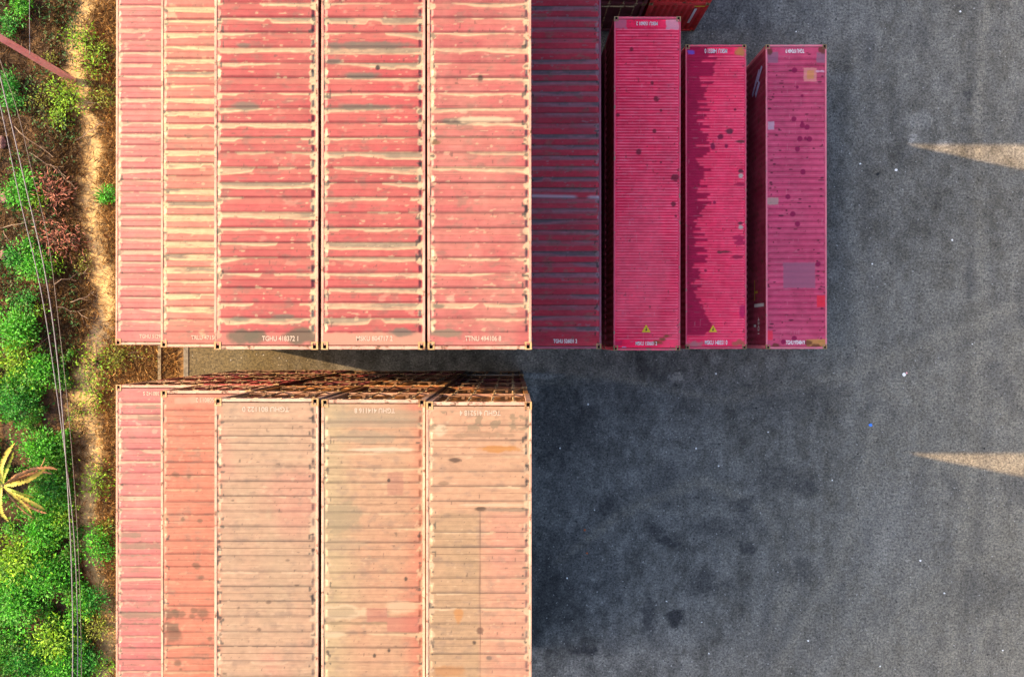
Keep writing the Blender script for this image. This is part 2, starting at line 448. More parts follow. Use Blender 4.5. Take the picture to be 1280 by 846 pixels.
def P_D(X, Y, t, r, i):
    c = base_fill(X, Y, r, (.215, .032, .036), 404, .14, (.28, .12, .09), .25)
    c = stains(c, X, Y, t, r, i, 404, (.29, .235, .15), .27, .50, (.12, .108, .078))
    c = rect(c, X, Y, 0, WID, 0, PLATE, (.30, .17, .12), .7)
    q = Spot(-4.475, -.26, 16.46)
    u, v = q(472, 85); c = disc(c, X, Y, u, v, .055, .07, (.01, .008, .008), .95, .2, .2, 5)
    for px, py, ru, rv in ((460, 57, 66, 4), (415, 77, 14, 3), (452, 95, 24, 4), (455, 134, 40, 4), (500, 416, 18, 5)):
        u, v = q(px, py); c = disc(c, X, Y, u, v, q.n(ru), q.n(rv), (.065, .062, .05), .85, .4, .5, 6)
    return c
def P_E(X, Y, t, r, i):
    c = base_fill(X, Y, r, (.215, .052, .052), 505, .12, (.30, .17, .13), .35)
    c = stains(c, X, Y, t, r, i, 505, (.31, .235, .15), .06, .2)
    q = Spot(-1.985, -.26, 16.46)
    for px, py, ru, rv, col in ((570, 152, 18, 4, (.07, .065, .05)), (600, 98, 3, 3, (.03, .02, .015)), (545, 178, 6, 3, (.09, .05, .02)),
                                (548, 383, 9, 3, (.08, .07, .05)), (556, 416, 22, 5, (.10, .085, .06)), (608, 150, 34, 4, (.32, .25, .17))):
        u, v = q(px, py); c = disc(c, X, Y, u, v, q.n(ru), q.n(rv), col, .85, .35, .5, 7)
    return c
def P_F(X, Y, t, r, i):
    c = base_fill(X, Y, r, (.40, .018, .034), 606, .26)
    c = mix(c, (.17, .045, .06), .5 * fbm(X * 1.2, Y * .7, 61, 3))
    c = stains(c, X, Y, t, r, i, 606, (.20, .11, .125), .27, .42, (.075, .064, .070), 1.2, .1, rimk=.3, valley=.45, tabs=.3)
    c = mix(c, (.36, .32, .36), .7 * np.exp(-((Y - 5.02 + .05 * (X / WID - .5)) / .05)**2) * sst(.3, .62, vn(X * 2.2, Y * 3, 66) + .25 * (X > 2.1)))
    return c
def grunge(c, X, Y, seed, a=1.0):
    """chalking, scratches and rust freckles"""
    c = c * (1 + a * (.34 * (fbm(X * 6, Y * 8, seed, 4) - .5) + .34 * (fbm(X * 1.5, Y * 1.1, seed + 1, 3) - .5) + .22 * (fbm(X * 2, Y * 30, seed + 2, 2) - .5)))[..., None]
    sc = sst(.80, .85, fbm(X * 2.5, Y * 26, seed + 3, 2)) + sst(.82, .86, fbm(X * 22, Y * 3, seed + 4, 2))
    c = mix(c, c * .5 + np.array((.30, .16, .17)), np.clip(sc, 0, 1) * .3 * a)
    ed = np.minimum(X - .05, WID - .05 - X)
    ru = sst(.74, .84, fbm(X * 9, Y * 9, seed + 5, 3) + .14 * (1 - np.clip(ed / .12, 0, 1)) - .02)
    c = mix(c, (.10, .025, .02), ru * .6 * a)
    return mix(c, (.07, .01, .015), sst(.955, .975, vn(X * 12, Y * 13, seed + 6)) * .6 * a)
def P_G(X, Y, t, r, i):
    c = base_fill(X, Y, r, (.86, .006, .060), 707, .10)
    c = mix(c, (.88, .05, .12), np.clip(.9 * (X / WID) * fbm(X * 2, Y * 2, 71, 3), 0, 1))
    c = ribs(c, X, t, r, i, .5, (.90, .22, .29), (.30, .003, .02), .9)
    c = mix(c, (.90, .15, .20), .28 * sst(.75, .1, Y / LEN) * sst(.35, .6, fbm(X * .8, Y * .35, 72, 3)))
    c = grunge(c, X, Y, 720)
    q = Spot(3.72, -.44, 5.79)
    for px, py, rr in ((789, 62, 2.6), (815, 104, 2), (820, 124, 3), (772, 144, 3), (826, 138, 1.6), (818, 164, 2.4), (826, 203, 1.8), (798, 190, 3.4), (844, 222, 5), (842, 255, 3), (845, 270, 2)):
        u, v = q(px, py); c = disc(c, X, Y, u, v, q.n(rr), q.n(rr), (.10, .01, .02), .8, .3, .5, 8)
    for px, py, rr in ((834, 420, 3), (828, 424, 3), (822, 428, 4)):
        u, v = q(px, py); c = disc(c, X, Y, u, v, q.n(rr * 1.4), q.n(rr * .7), (.12, .07, .01), .8, .4, .6, 9)
    for (a, b, cc, dd, col) in ((832, 848, 24, 37, (.62, .30, .34)), (768, 783, 24, 36, (.45, .12, .17)), (768, 778, 426, 432, (.45, .01, .06)), (778, 783, 433, 437, (.30, .28, .50))):
        u0, v1 = q(a, cc); u1, v0 = q(b, dd); c = rect(c, X, Y, u0, u1, v0, v1, col, .75, .02, 3, .03)
    return mix(c, (.70, .10, .16), sst(.75, .82, fbm(X * 3, Y * 9, 77, 3)) * .6)
def P_H(X, Y, t, r, i):
    c = base_fill(X, Y, r, (.84, .014, .075), 808, .10)
    c = mix(c, (.84, .07, .15), np.clip(.7 * fbm(X * 2, Y * 3, 81, 3) * (X / WID), 0, 1))
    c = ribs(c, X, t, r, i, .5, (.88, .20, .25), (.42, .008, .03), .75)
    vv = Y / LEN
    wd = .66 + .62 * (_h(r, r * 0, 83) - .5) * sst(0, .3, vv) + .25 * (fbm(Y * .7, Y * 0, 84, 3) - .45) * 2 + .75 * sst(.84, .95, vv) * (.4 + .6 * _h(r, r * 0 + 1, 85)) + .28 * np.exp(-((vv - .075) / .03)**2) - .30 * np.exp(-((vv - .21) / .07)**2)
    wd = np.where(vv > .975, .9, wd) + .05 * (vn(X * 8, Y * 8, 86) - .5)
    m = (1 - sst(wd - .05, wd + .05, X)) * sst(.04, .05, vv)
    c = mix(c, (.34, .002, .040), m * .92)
    c = grunge(c, X, Y, 820)
    q = Spot(6.957, -.42, 2.896)
    for px, py, ru, rv, col in ((912, 164, 4.5, 3.5, (.03, .02, .03)), (901, 171, 4, 3.5, (.12, .004, .03)), (891, 182, 3, 4, (.16, .004, .04)), (908, 183, 2, 2.5, (.16, .004, .04)), (919, 137, 1.5, 1.5, (.1, 0, .02)),
                                (927, 177, 7, 1.5, (.10, .03, .03)), (926, 214, 3.5, 2.5, (.06, .02, .03)), (926, 220, 3, 3, (.40, .38, .30)), (926, 279, 3.5, 2, (.06, .02, .03)), (926, 284, 3.5, 3, (.40, .38, .30)),
                                (925, 231, 8, 2.2, (.34, .01, .05)), (923, 297, 8, 3, (.40, .01, .06)), (926, 303, 8, 3, (.40, .01, .06)), (905, 315, 9, 1.7, (.10, .03, .03)), (921, 321, 9, 2, (.25, .01, .04)), (893, 253, 2, 2.5, (.25, .01, .05)), (882, 338, 2, 2, (.2, .01, .04)), (928, 390, 4, 8, (.45, .01, .08))):
        u, v = q(px, py); c = disc(c, X, Y, u, v, q.n(ru), q.n(rv), col, .85, .3, .5, 8)
    u, v = q(864, 65); c = rect(c, X, Y, u - .12, u + .14, v - .1, v + .06, (.10, .10, .55), .7)
    u, v = q(926, 64); c = disc(c, X, Y, u, v, .18, .2, (.40, .25, .04), .7, .4, .7, 3)
    u, v = q(923, 429); c = disc(c, X, Y, u, v, .22, .12, (.30, .10, .05), .8, .4, .7, 3)
    u, v = q(868, 430); c = disc(c, X, Y, u, v, .35, .12, (.35, .16, .15), .8, .4, .7, 3)
    return c
def P_J(X, Y, t, r, i):
    c = base_fill(X, Y, r, (.43, .040, .095), 909, .10)
    c = mix(c, (.50, .075, .135), np.clip(.8 * fbm(X * 1.5, Y * 1.5, 91, 4) - .15, 0, 1))
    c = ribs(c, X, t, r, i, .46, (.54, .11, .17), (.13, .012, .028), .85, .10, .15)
    c = grunge(c, X, Y, 920)
    q = Spot(10.18, -.42, 2.896)
    big = ((993.4, 88), (996.7, 109), (992.4, 149), (1003, 157), (1009, 159), (1003, 153), (1000, 173.6), (1012, 174), (1007, 173), (996.7, 186.5), (1004, 215), (985, 246), (991, 267.6), (996.7, 280), (1022.5, 330), (979, 427), (992.6, 423), (1003, 120))
    for k, (px, py) in enumerate(big):
        rr = 3.3 if k not in (1, 5, 8, 17) else 1.9
        u, v = q(px, py); c = disc(c, X, Y, u, v, q.n(rr), q.n(rr), (.20, .004, .045), .9, .16, .18, 10 + k)
    rs = np.random.default_rng(5)
    for k in range(95):
        u, v = rs.uniform(.08, WID - .08), rs.uniform(.3, LEN - .3)
        if k % 3 == 0: u = rs.choice([rs.uniform(.08, .35), rs.uniform(WID - .35, WID - .08)])
        c = disc(c, X, Y, u, v, rs.uniform(.02, .09), rs.uniform(.02, .035), (.07, .008, .02), .85, .3, .6, k)
    for (a, b, cc, dd, col, al) in ((979, 1019, 328, 360, (.25, .085, .13), .8), (1021, 1032, 369, 384, (.62, .02, .04), .9), (959, 966, 413, 425, (.66, .03, .06), .9),
                                    (1008, 1032, 424, 435, (.42, .22, .04), .75), (960, 973, 65, 79, (.20, .10, .14), .75), (1021, 1033, 66, 79, (.20, .10, .14), .75),
                                    (1005, 1021, 85, 102, (.62, .24, .19), .65), (1009, 1018, 88, 99, (.50, .20, .06), .8), (1020, 1031, 88, 90.5, (.6, .35, .42), .7), (960, 968, 152, 162, (.42, .30, .36), .7), (958, 973, 247, 256, (.34, .25, .2), .7)):
        u0, v1 = q(a, cc); u1, v0 = q(b, dd); c = rect(c, X, Y, u0, u1, v0, v1, col, al, .02, int(a), .015)
    for px, py, rr in ((1010, 429, 4), (1020, 433, 5), (1029, 62, 6), (962, 64, 5), (970, 432, 5)):
        u, v = q(px, py); c = disc(c, X, Y, u, v, q.n(rr), q.n(rr * .7), (.10, .03, .015), .85, .35, .8, 11)
    return c
def P_A2(X, Y, t, r, i):
    c = base_fill(X, Y, r, (.225, .066, .072), 111, .13, (.29, .17, .14), .30)
    c = stains(c, X, Y, t, r, i, 111, (.30, .21, .15), .08, .1)
    q = Spot(-11.96, -1.40 - LEN, 10.97)
    for a, b, cc, dd in ((150, 176, 666, 672), (151, 201, 679, 686), (151, 201, 693, 695), (152, 202, 764, 772), (151, 201, 778, 779.5), (170, 202, 507, 511), (172, 202, 519, 525)):
        u0, v1 = q(a, cc); u1, v0 = q(b, dd); c = rect(c, X, Y, u0, u1, v0, v1, (.115, .085, .065), .75, .03, int(a + cc), .03)
    return c
def P_B2(X, Y, t, r, i):
    c = base_fill(X, Y, r, (.245, .078, .052), 121, .11, (.27, .14, .095), .45)
    c = stains(c, X, Y, t, r, i, 121, (.27, .16, .10), -.06, .05, valley=.06, tabs=.25)
    q = Spot(-9.48, -1.40 - LEN, 13.57)
    for a, b, cc, dd in ((204, 224, 763, 772), (204, 223, 778, 788)):
        u0, v1 = q(a, cc); u1, v0 = q(b, dd); c = rect(c, X, Y, u0, u1, v0, v1, (.055, .038, .022), .75, .03, int(cc), .03)
    for px, py, rr in ((255, 767, 6), (218, 764, 3), (242, 763, 3), (226, 768, 4), (240, 770, 3), (251, 721, 3), (246, 707, 4), (228, 649, 2), (250, 651, 2.5), (220, 829, 4), (226, 836, 2), (262, 798, 3), (216, 795, 9), (236, 595, 3), (219, 593, 4)):
        u, v = q(px, py); c = disc(c, X, Y, u, v, q.n(rr * 1.2), q.n(rr), (.06, .035, .02), .7, .5, .6, 12)
    u0, v1 = q(218, 497); u1, v0 = q(266, 504); c = rect(c, X, Y, u0, u1, v0, v1, (.27, .17, .13), .6)
    return c
def P_C2(X, Y, t, r, i):
    c = base_fill(X, Y, r, (.235, .150, .103), 131, .10, (.205, .155, .105), .8)
    c = mix(c, (.25, .105, .085), .55 * sst(.55, .8, fbm(X * .6, Y * .5, 132, 3)))
    ed = X / WID
    c = mix(c, (.26, .09, .055), (1 - sst(.02, .10, ed)) * .6)
    c = stains(c, X, Y, t, r, i, 131, (.27, .20, .14), -.06, .10, (.13, .10, .075), valley=.06, tabs=.25)
    rs = np.random.default_rng(8)
    for k in range(60): c = disc(c, X, Y, rs.uniform(.05, .13), rs.uniform(.3, LEN - .3), rs.uniform(.02, .05), rs.uniform(.02, .06), (.02, .015, .015), .85, .3, .8, k)
    for k in range(22): c = disc(c, X, Y, rs.uniform(.2, 2.2), rs.uniform(.3, LEN - .3), rs.uniform(.02, .06), rs.uniform(.015, .04), (.05, .03, .02), .7, .4, .8, k)
    return c
def P_D2(X, Y, t, r, i):
    ed = X / WID
    c = base_fill(X, Y, r, (.24, .140, .090), 141, .11, (.22, .155, .098), .7)
    c = mix(c, (.215, .175, .105), (1 - sst(.08, .46, ed + .12 * (fbm(X, Y * .7, 142, 3) - .5))) * .85)
    c = mix(c, (.25, .085, .06), sst(.74, 1.02, ed + .28 * (fbm(X, Y * .8, 143, 3) - .5)) * .75)
    c = stains(c, X, Y, t, r, i, 141, (.27, .20, .13), -.06, .12, (.13, .11, .075), valley=.06, tabs=.25)
    q = Spot(-4.475, -1.43 - LEN, 16.46)
    for px, py, ru, rv, col, al in ((428, 646, 26, 19, (.135, .115, .075), .65), (430, 765, 28, 9, (.29, .235, .16), .8), (430, 765, 20, 6, (.15, .12, .075), .6), (470, 519, 60, 8, (.15, .13, .09), .6), (455, 547, 34, 9, (.14, .12, .085), .6),
                                    (500, 758, 18, 8, (.29, .22, .15), .7), (418, 793, 14, 4, (.29, .235, .16), .8), (478, 562, 40, 3, (.32, .26, .19), .8), (430, 680, 24, 8, (.17, .13, .09), .5)):
        u, v = q(px, py); c = disc(c, X, Y, u, v, q.n(ru), q.n(rv), col, al, .25, .4, 14)
    for a, b, cc, dd, col in ((484, 504, 589.5, 618.5, (.185, .085, .065)), (459, 484, 760, 777, (.20, .075, .06)), (484, 528, 771, 789, (.205, .065, .055)), (403, 484, 777, 780, (.07, .055, .03)), (402, 526, 523, 534, (.15, .125, .09))):
        u0, v1 = q(a, cc); u1, v0 = q(b, dd); c = rect(c, X, Y, u0, u1, v0, v1, col, .55, .02, int(a), .015)
    for px, py in ((507, 723), (486, 813), (468, 819), (402, 728), (486, 600)): u, v = q(px, py); c = disc(c, X, Y, u, v, .035, .04, (.02, .015, .01), .9, .3, .5, 2)
    return c
def P_E2(X, Y, t, r, i):
    ed = X / WID; q = Spot(-1.985, -1.46 - LEN, 16.77)
    c = base_fill(X, Y, r, (.25, .150, .098), 151, .11, (.23, .155, .10), .6)
    uc, vc = q(600, 638)
    left = (1 - sst(uc - .05, uc + .03, X + .01 * vn(X, Y * 4, 3))) * (1 - sst(vc - .25, vc + .05, Y + .3 * (vn(X * 2, Y * 2, 159) - .5)))
    c = mix(c, (.185, .135, .080), left * (.42 + .5 * fbm(X * 1.4, Y * 1.2, 152, 4)))
    right = sst(uc - .15, uc + .5, X) * (1 - sst(vc - .2, vc + .1, Y))
    c = mix(c, (.27, .12, .095), right * .6 * (.35 + .9 * fbm(X * 1.2, Y * .8, 158, 3)))
    c = stains(c, X, Y, t, r, i, 151, (.28, .21, .14), -.06, .10, (.14, .11, .07), valley=.06, tabs=.25)
    line = (1 - sst(.008, .022, np.abs(X - uc + .015 * (vn(Y * 1.3, Y * 0, 155) - .5)))) * (1 - sst(vc - .02, vc, Y))
    c = mix(c, (.05, .025, .015), line * .5 * (.5 + .8 * vn(Y * 3, Y * 0 + 2, 156)))
    for px, py, ru, rv, col, al in ((622, 561, 28, 4, (.22, .10, .02), .8), (567, 575, 8, 2.4, (.05, .03, .02), .9), (600, 636, 7, 3, (.04, .025, .015), .9), (555, 604, 8, 3, (.12, .08, .05), .7), (618, 631, 40, 2, (.31, .24, .17), .7),
                                    (640, 637, 30, 2, (.10, .08, .06), .7), (573, 770, 5, 9, (.24, .11, .03), .7), (560, 838, 20, 7, (.21, .10, .035), .6), (593, 803, 3, 3, (.03, .02, .015), .9), (611, 822, 4, 3, (.08, .06, .05), .8), (600, 788, 4, 4, (.06, .03, .02), .8), (650, 688, 6, 1.6, (.1, .07, .05), .7), (549, 538, 9, 7, (.30, .25, .18), .8),
                                    (600, 544, 40, 3, (.10, .07, .045), .5)):
        u, v = q(px, py); c = disc(c, X, Y, u, v, q.n(ru), q.n(rv), col, al, .3, .5, 15)
    m = sst(.55, .64, fbm(X * 5, Y * 7, 157, 3)) * sst(LEN - .75, LEN - .6, Y) * (1 - sst(LEN - .24, LEN - .18, Y))
    return mix(c, (.13, .10, .065), m * .8)

# ------------------------------------------------------------------ stacks
pale = lambda n, c, p=None: paint_mat(n, c, rust=(.09, .05, .03), amount=.55, pale=p)
FR_PINK = pale('faded_pink_rail', (.29, .135, .105), (.30, .19, .13))
FR_RED = pale('faded_coral_rail', (.26, .10, .085), (.30, .18, .13))
FR_PEACH = pale('peach_rail', (.28, .15, .11), (.30, .20, .15))
FR_CRIM = paint_mat('crimson_rail', (.56, .055, .10), rust=(.28, .17, .12), amount=.5)
FR_MAR = paint_mat('dull_maroon_rail', (.22, .045, .08), rust=(.20, .12, .12), amount=.4)
FR_J = paint_mat('pink_rail', (.55, .13, .17), rust=(.35, .2, .18), amount=.4)

LEVEL = {0: 'lowest', 1: 'second from the ground', 2: 'third from the ground', 3: 'fourth from the ground', 4: 'fifth from the ground', 5: 'topmost'}
walls_cycle = ['rust', 'maroon', 'brown', 'red', 'orange', 'brown', 'red', 'rust', 'grey', 'maroon', 'orange']
wi = 0
tops = {}
def stack(x0, y0, heights, where, toplabel, door='S', top_wall='red', paint=None, frame=None, roof_mat=None, per=.352, seed=0, walls=None, rz=0, **kw):
    global wi
    z = 0.0
    for k, h in enumerate(heights):
        top = k == len(heights) - 1
        if top:
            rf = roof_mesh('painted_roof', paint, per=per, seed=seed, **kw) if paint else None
            o = make_container(toplabel, x0, y0, z, h, door, top_wall, frame, rf, roof_mat or (ROOFMAT if paint else None), rz=random.uniform(-.0022, .0022))
            tops[where] = (o, h)
        else:
            wi += 1
            w = walls[k % len(walls)] if walls else walls_cycle[(wi * 7 + k * 3) % len(walls_cycle)]
            adj = {'rust': 'rusty brown-red', 'maroon': 'dark maroon', 'brown': 'rusty brown', 'red': 'dull red', 'orange': 'orange-rust', 'grey': 'dark grey', 'crimson': 'crimson', 'bright': 'bright red', 'pinkish': 'pink'}[w]
            make_container(f'{adj} container {LEVEL[k]} under {where}', x0 + random.uniform(-.012, .012), y0 + random.uniform(-.03, .03), z, h, door, w)
        z += h
    return z
H6 = [HI, LO, HI, LO, HI, LO]
YT = -.26
XC, XD, XE = -6.985, -4.475, -1.985
# upper row
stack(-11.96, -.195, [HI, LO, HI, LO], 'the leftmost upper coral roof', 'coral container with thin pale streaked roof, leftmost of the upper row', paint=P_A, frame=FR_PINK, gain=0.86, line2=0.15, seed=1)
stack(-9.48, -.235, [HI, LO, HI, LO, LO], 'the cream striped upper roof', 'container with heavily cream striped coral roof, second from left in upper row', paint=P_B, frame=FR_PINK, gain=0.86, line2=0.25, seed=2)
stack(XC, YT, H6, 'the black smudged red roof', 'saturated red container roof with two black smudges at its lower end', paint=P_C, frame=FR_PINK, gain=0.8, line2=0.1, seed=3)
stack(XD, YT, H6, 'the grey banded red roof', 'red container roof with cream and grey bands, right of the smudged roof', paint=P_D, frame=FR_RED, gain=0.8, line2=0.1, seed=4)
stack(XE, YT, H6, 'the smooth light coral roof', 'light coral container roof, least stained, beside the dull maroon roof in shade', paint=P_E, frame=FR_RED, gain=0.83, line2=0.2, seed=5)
stack(.50, -.345, [HI, HI, HI], 'the dull maroon shaded roof', 'dull maroon container with grey weather bands, in shade beside the tall coral stack', paint=P_F, frame=FR_MAR, roof_mat=SHADEROOF, seed=6, top_wall='maroon')
stack(3.72, -.44, [HI, HI], 'the bright crimson ribbed roof', 'bright crimson container with closely ribbed roof and warning triangle, taller of the crimson pair', paint=P_G, frame=FR_CRIM, roof_mat=SHADEROOF, per=.1035, seed=7, top_wall='crimson', walls=['crimson'], depth=.016, pad=.46, edge=.016)
stack(6.957, -.42, [HI], 'the wet-edged roof', 'crimson container on the ground with ragged dark stain along its left roof edge', paint=P_H, frame=FR_CRIM, roof_mat=SHADEROOF, per=.1085, seed=8, top_wall='crimson', depth=.012, pad=.46, edge=.016)
stack(10.18, -.42, [HI], 'the dotted pink roof', 'plum pink container with dark round spots and square patches, rightmost in the yard', paint=P_J, frame=FR_J, roof_mat=SHADEROOF, per=.25, seed=9, top_wall='plum', depth=.016)
# lower row, doors to the north
YB = -1.40 - LEN
dw = ['brown', 'rust', 'maroon', 'orange', 'brown', 'red']
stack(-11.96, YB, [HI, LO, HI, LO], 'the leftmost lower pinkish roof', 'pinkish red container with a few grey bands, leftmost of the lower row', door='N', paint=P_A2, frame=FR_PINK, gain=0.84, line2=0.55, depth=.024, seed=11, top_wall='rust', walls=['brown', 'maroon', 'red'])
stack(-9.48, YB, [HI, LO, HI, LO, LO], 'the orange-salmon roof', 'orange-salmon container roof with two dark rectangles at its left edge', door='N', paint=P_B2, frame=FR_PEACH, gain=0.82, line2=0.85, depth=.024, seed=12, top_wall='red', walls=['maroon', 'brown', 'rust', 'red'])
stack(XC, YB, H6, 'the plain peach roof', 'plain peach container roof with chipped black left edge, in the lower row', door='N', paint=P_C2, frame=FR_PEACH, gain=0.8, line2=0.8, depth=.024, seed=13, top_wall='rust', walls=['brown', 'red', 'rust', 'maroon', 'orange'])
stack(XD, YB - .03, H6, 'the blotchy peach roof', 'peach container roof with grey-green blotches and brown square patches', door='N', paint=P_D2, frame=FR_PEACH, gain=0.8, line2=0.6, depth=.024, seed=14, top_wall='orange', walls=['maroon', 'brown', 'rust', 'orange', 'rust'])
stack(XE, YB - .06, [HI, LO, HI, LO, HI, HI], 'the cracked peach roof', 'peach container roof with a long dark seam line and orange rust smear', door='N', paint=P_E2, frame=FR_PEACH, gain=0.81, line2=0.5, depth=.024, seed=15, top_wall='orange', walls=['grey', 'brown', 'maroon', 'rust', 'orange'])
# next row to the north: casts the long shadow, two stacks of it show at the top of the picture
YN = 13.2
for x, d in ((XC, 'westernmost'), (XD, 'middle'), (XE, 'easternmost')):
    stack(x, YN, H6, f'the {d} tall stack of the far row', f'weathered red container on top of the {d} tall stack in the far row', door='N', top_wall='red', walls=['red', 'rust', 'maroon', 'brown', 'red'])
stack(2.93, 13.35, [HI, HI], 'the dark far stack', 'dark maroon container behind the crimson one, with pale sill bar', door='S', top_wall='maroon', walls=['maroon'])
stack(5.50, 13.38, [HI, HI], 'the bright red far container', 'bright red corrugated container end at the top of the yard', door='N', top_wall='bright', walls=['bright'])

# ---- writing and signs on the roofs
ZP = lambda: None
def end_code(where, s, end, mat=None, u=WID / 2, ww=.85, hh=.12, flip=None, off=.26):
    o, h = tops[where]
    v = off if end == 'S' else LEN - off
    code(o, h, s, v, u, (end == 'N') if flip is None else flip, mat, hh, ww, .007)
end_code('the leftmost upper coral roof', 'TGHU 512904 3', 'S', TEXTMAT_PALE, 1.15)
end_code('the cream striped upper roof', 'TRLU 471523 7', 'S', TEXTMAT_PALE, 1.25)
end_code('the black smudged red roof', 'TGHU 418372 1', 'S', TEXTMAT_PALE, 1.55)
end_code('the grey banded red roof', 'MSKU 804717 2', 'S', TEXTMAT_PALE, 1.25)
end_code('the smooth light coral roof', 'TTNU 494106 8', 'S', TEXTMAT_PALE, 1.3)
end_code('the dull maroon shaded roof', 'TGHU 526031 2', 'S', None, 1.25, .78, .13)
for e in 'SN':
    end_code('the bright crimson ribbed roof', 'MSKU 150601 2', e, None, 1.2, .78, .14)
    end_code('the wet-edged roof', 'MSKU 148551 0', e, None, 1.22, .9, .18)
    end_code('the dotted pink roof', 'TGHU 970484 9', e, None, 1.17, .75, .17)
end_code('the leftmost lower pinkish roof', 'TRLU 380142 5', 'N', TEXTMAT_PALE, 1.25)
end_code('the orange-salmon roof', 'TGHU 508011 2', 'N', TEXTMAT_PALE, 1.4, .9)
end_code('the plain peach roof', 'TGHU 801122 0', 'N', TEXTMAT_PALE, 1.2, 1.1)
end_code('the blotchy peach roof', 'TGHU 414116 8', 'N', TEXTMAT_PALE, 1.25, .95)
end_code('the cracked peach roof', 'TGHU 415218 4', 'N', TEXTMAT_PALE, 1.25, .95)
YEL = plain_mat('yellow_sign', (.60, .36, .01), .5, .3, .1); BLK = plain_mat('black_print', (.02, .02, .02))
YELLINE = plain_mat('yellow_marking', (.50, .34, .03)); LILAC = plain_mat('pale_lilac_print', (.42, .40, .62))
def tri_sign(where, px, py, z):
    o, h = tops[where]
    x, y = W(px, py, z)
    lx, ly = x - o.location.x, y - o.location.y
    r = .19
    v = [(r * math.cos(a), r * math.sin(a), 0) for a in (math.pi / 2, math.pi * 7 / 6, math.pi * 11 / 6)]
    s = link('warning_sign', np_mesh('warning_sign', v, [(0, 1, 2)]), YEL, o, (lx, ly, h + .018))
    bolt = [(.02, .09, 0), (-.045, -.01, 0), (-.005, -.01, 0), (-.03, -.075, 0), (.05, .02, 0), (.01, .02, 0), (.035, .09, 0)]
    me = bpy.data.meshes.new('bolt_symbol'); me.from_pydata(bolt, [], [list(range(7))]); me.update()
    link('symbol', me, BLK, s, (0, -.01, .004))
tri_sign('the bright crimson ribbed roof', 808, 412, 5.79)
tri_sign('the wet-edged roof', 891, 412, 2.896)

# marks on the west side of the pink container
o, h = tops['the dotted pink roof']
def side_mark(name, pts, mat, y, z):
    me = bpy.data.meshes.new(name); me.from_pydata([(0, a, b) for a, b in pts], [], [list(range(len(pts)))]); me.update()
    return link(name, me, mat, o, (-WID / 2 - .004, y, z))
yn = LEN / 2
side_mark('shipping_line_emblem', [(-1.0, -.5), (-.55, .1), (-.40, -.12), (.0, .42), (.10, .28), (-.32, -.40), (-.46, -.18), (-.8, -.62)], LILAC, yn - .75, 2.05)
side_mark('emblem_stroke', [(-.75, -.72), (-.2, -.05), (.12, .25), (.16, .08), (-.15, -.3), (-.6, -.85)], LILAC, yn - .85, 1.85)
side_mark('yellow_height_mark', [(0, 0), (.85, 0), (.85, .09), (0, .09)], YELLINE, -yn + 2.0, 1.3)
side_mark('yellow_height_mark', [(0, 0), (.09, 0), (.09, .42), (0, .42)], YELLINE, -yn + 2.3, 1.36)
side_mark('white_stripe', [(0, 0), (.14, 0), (.14, 1.3), (0, 1.3)], TEXTMAT, -yn + 1.72, 1.3)
t = link('side_code', text_mesh('45G1', .22, .7), TEXTMAT, o, (-WID / 2 - .004, -yn + .95, 1.9), (math.pi / 2, 0, -math.pi / 2))
side_mark('white_dash', [(0, 0), (.1, 0), (.1, .3), (0, .3)], TEXTMAT, -yn + .9, 1.25)
# white strip and lamp-yellow sticker on the far red end wall
# (upper container of that stack)
ofar = [q for q in COL.objects if q.get('label', '').endswith('under the bright red far container')][0]
me = np_mesh('white_strip', [(0, 0, 0), (.10, 0, 0), (.10, 0, 1.5), (0, 0, 1.5)], [(0, 1, 2, 3)])
link('white_strip', me, TEXTMAT, ofar, (WID / 2 - .5, -LEN / 2 + .024, .9))
me = np_mesh('yellow_label', [(0, 0, 0), (.5, 0, 0), (.5, 0, .1), (0, 0, .1)], [(0, 1, 2, 3)])
link('yellow_label', me, YELLINE, ofar, (WID / 2 - .56, -LEN / 2 + .023, 2.58))
odark = [q for q in COL.objects if q.get('label', '').endswith('under the dark far stack')][0]
link('pale_sill_bar', MB().box(-1.05, .75, -.05, -.006, 0, .07).mesh('pale_sill_bar', .005), BARMAT, odark, (0, -LEN / 2, 2.72))

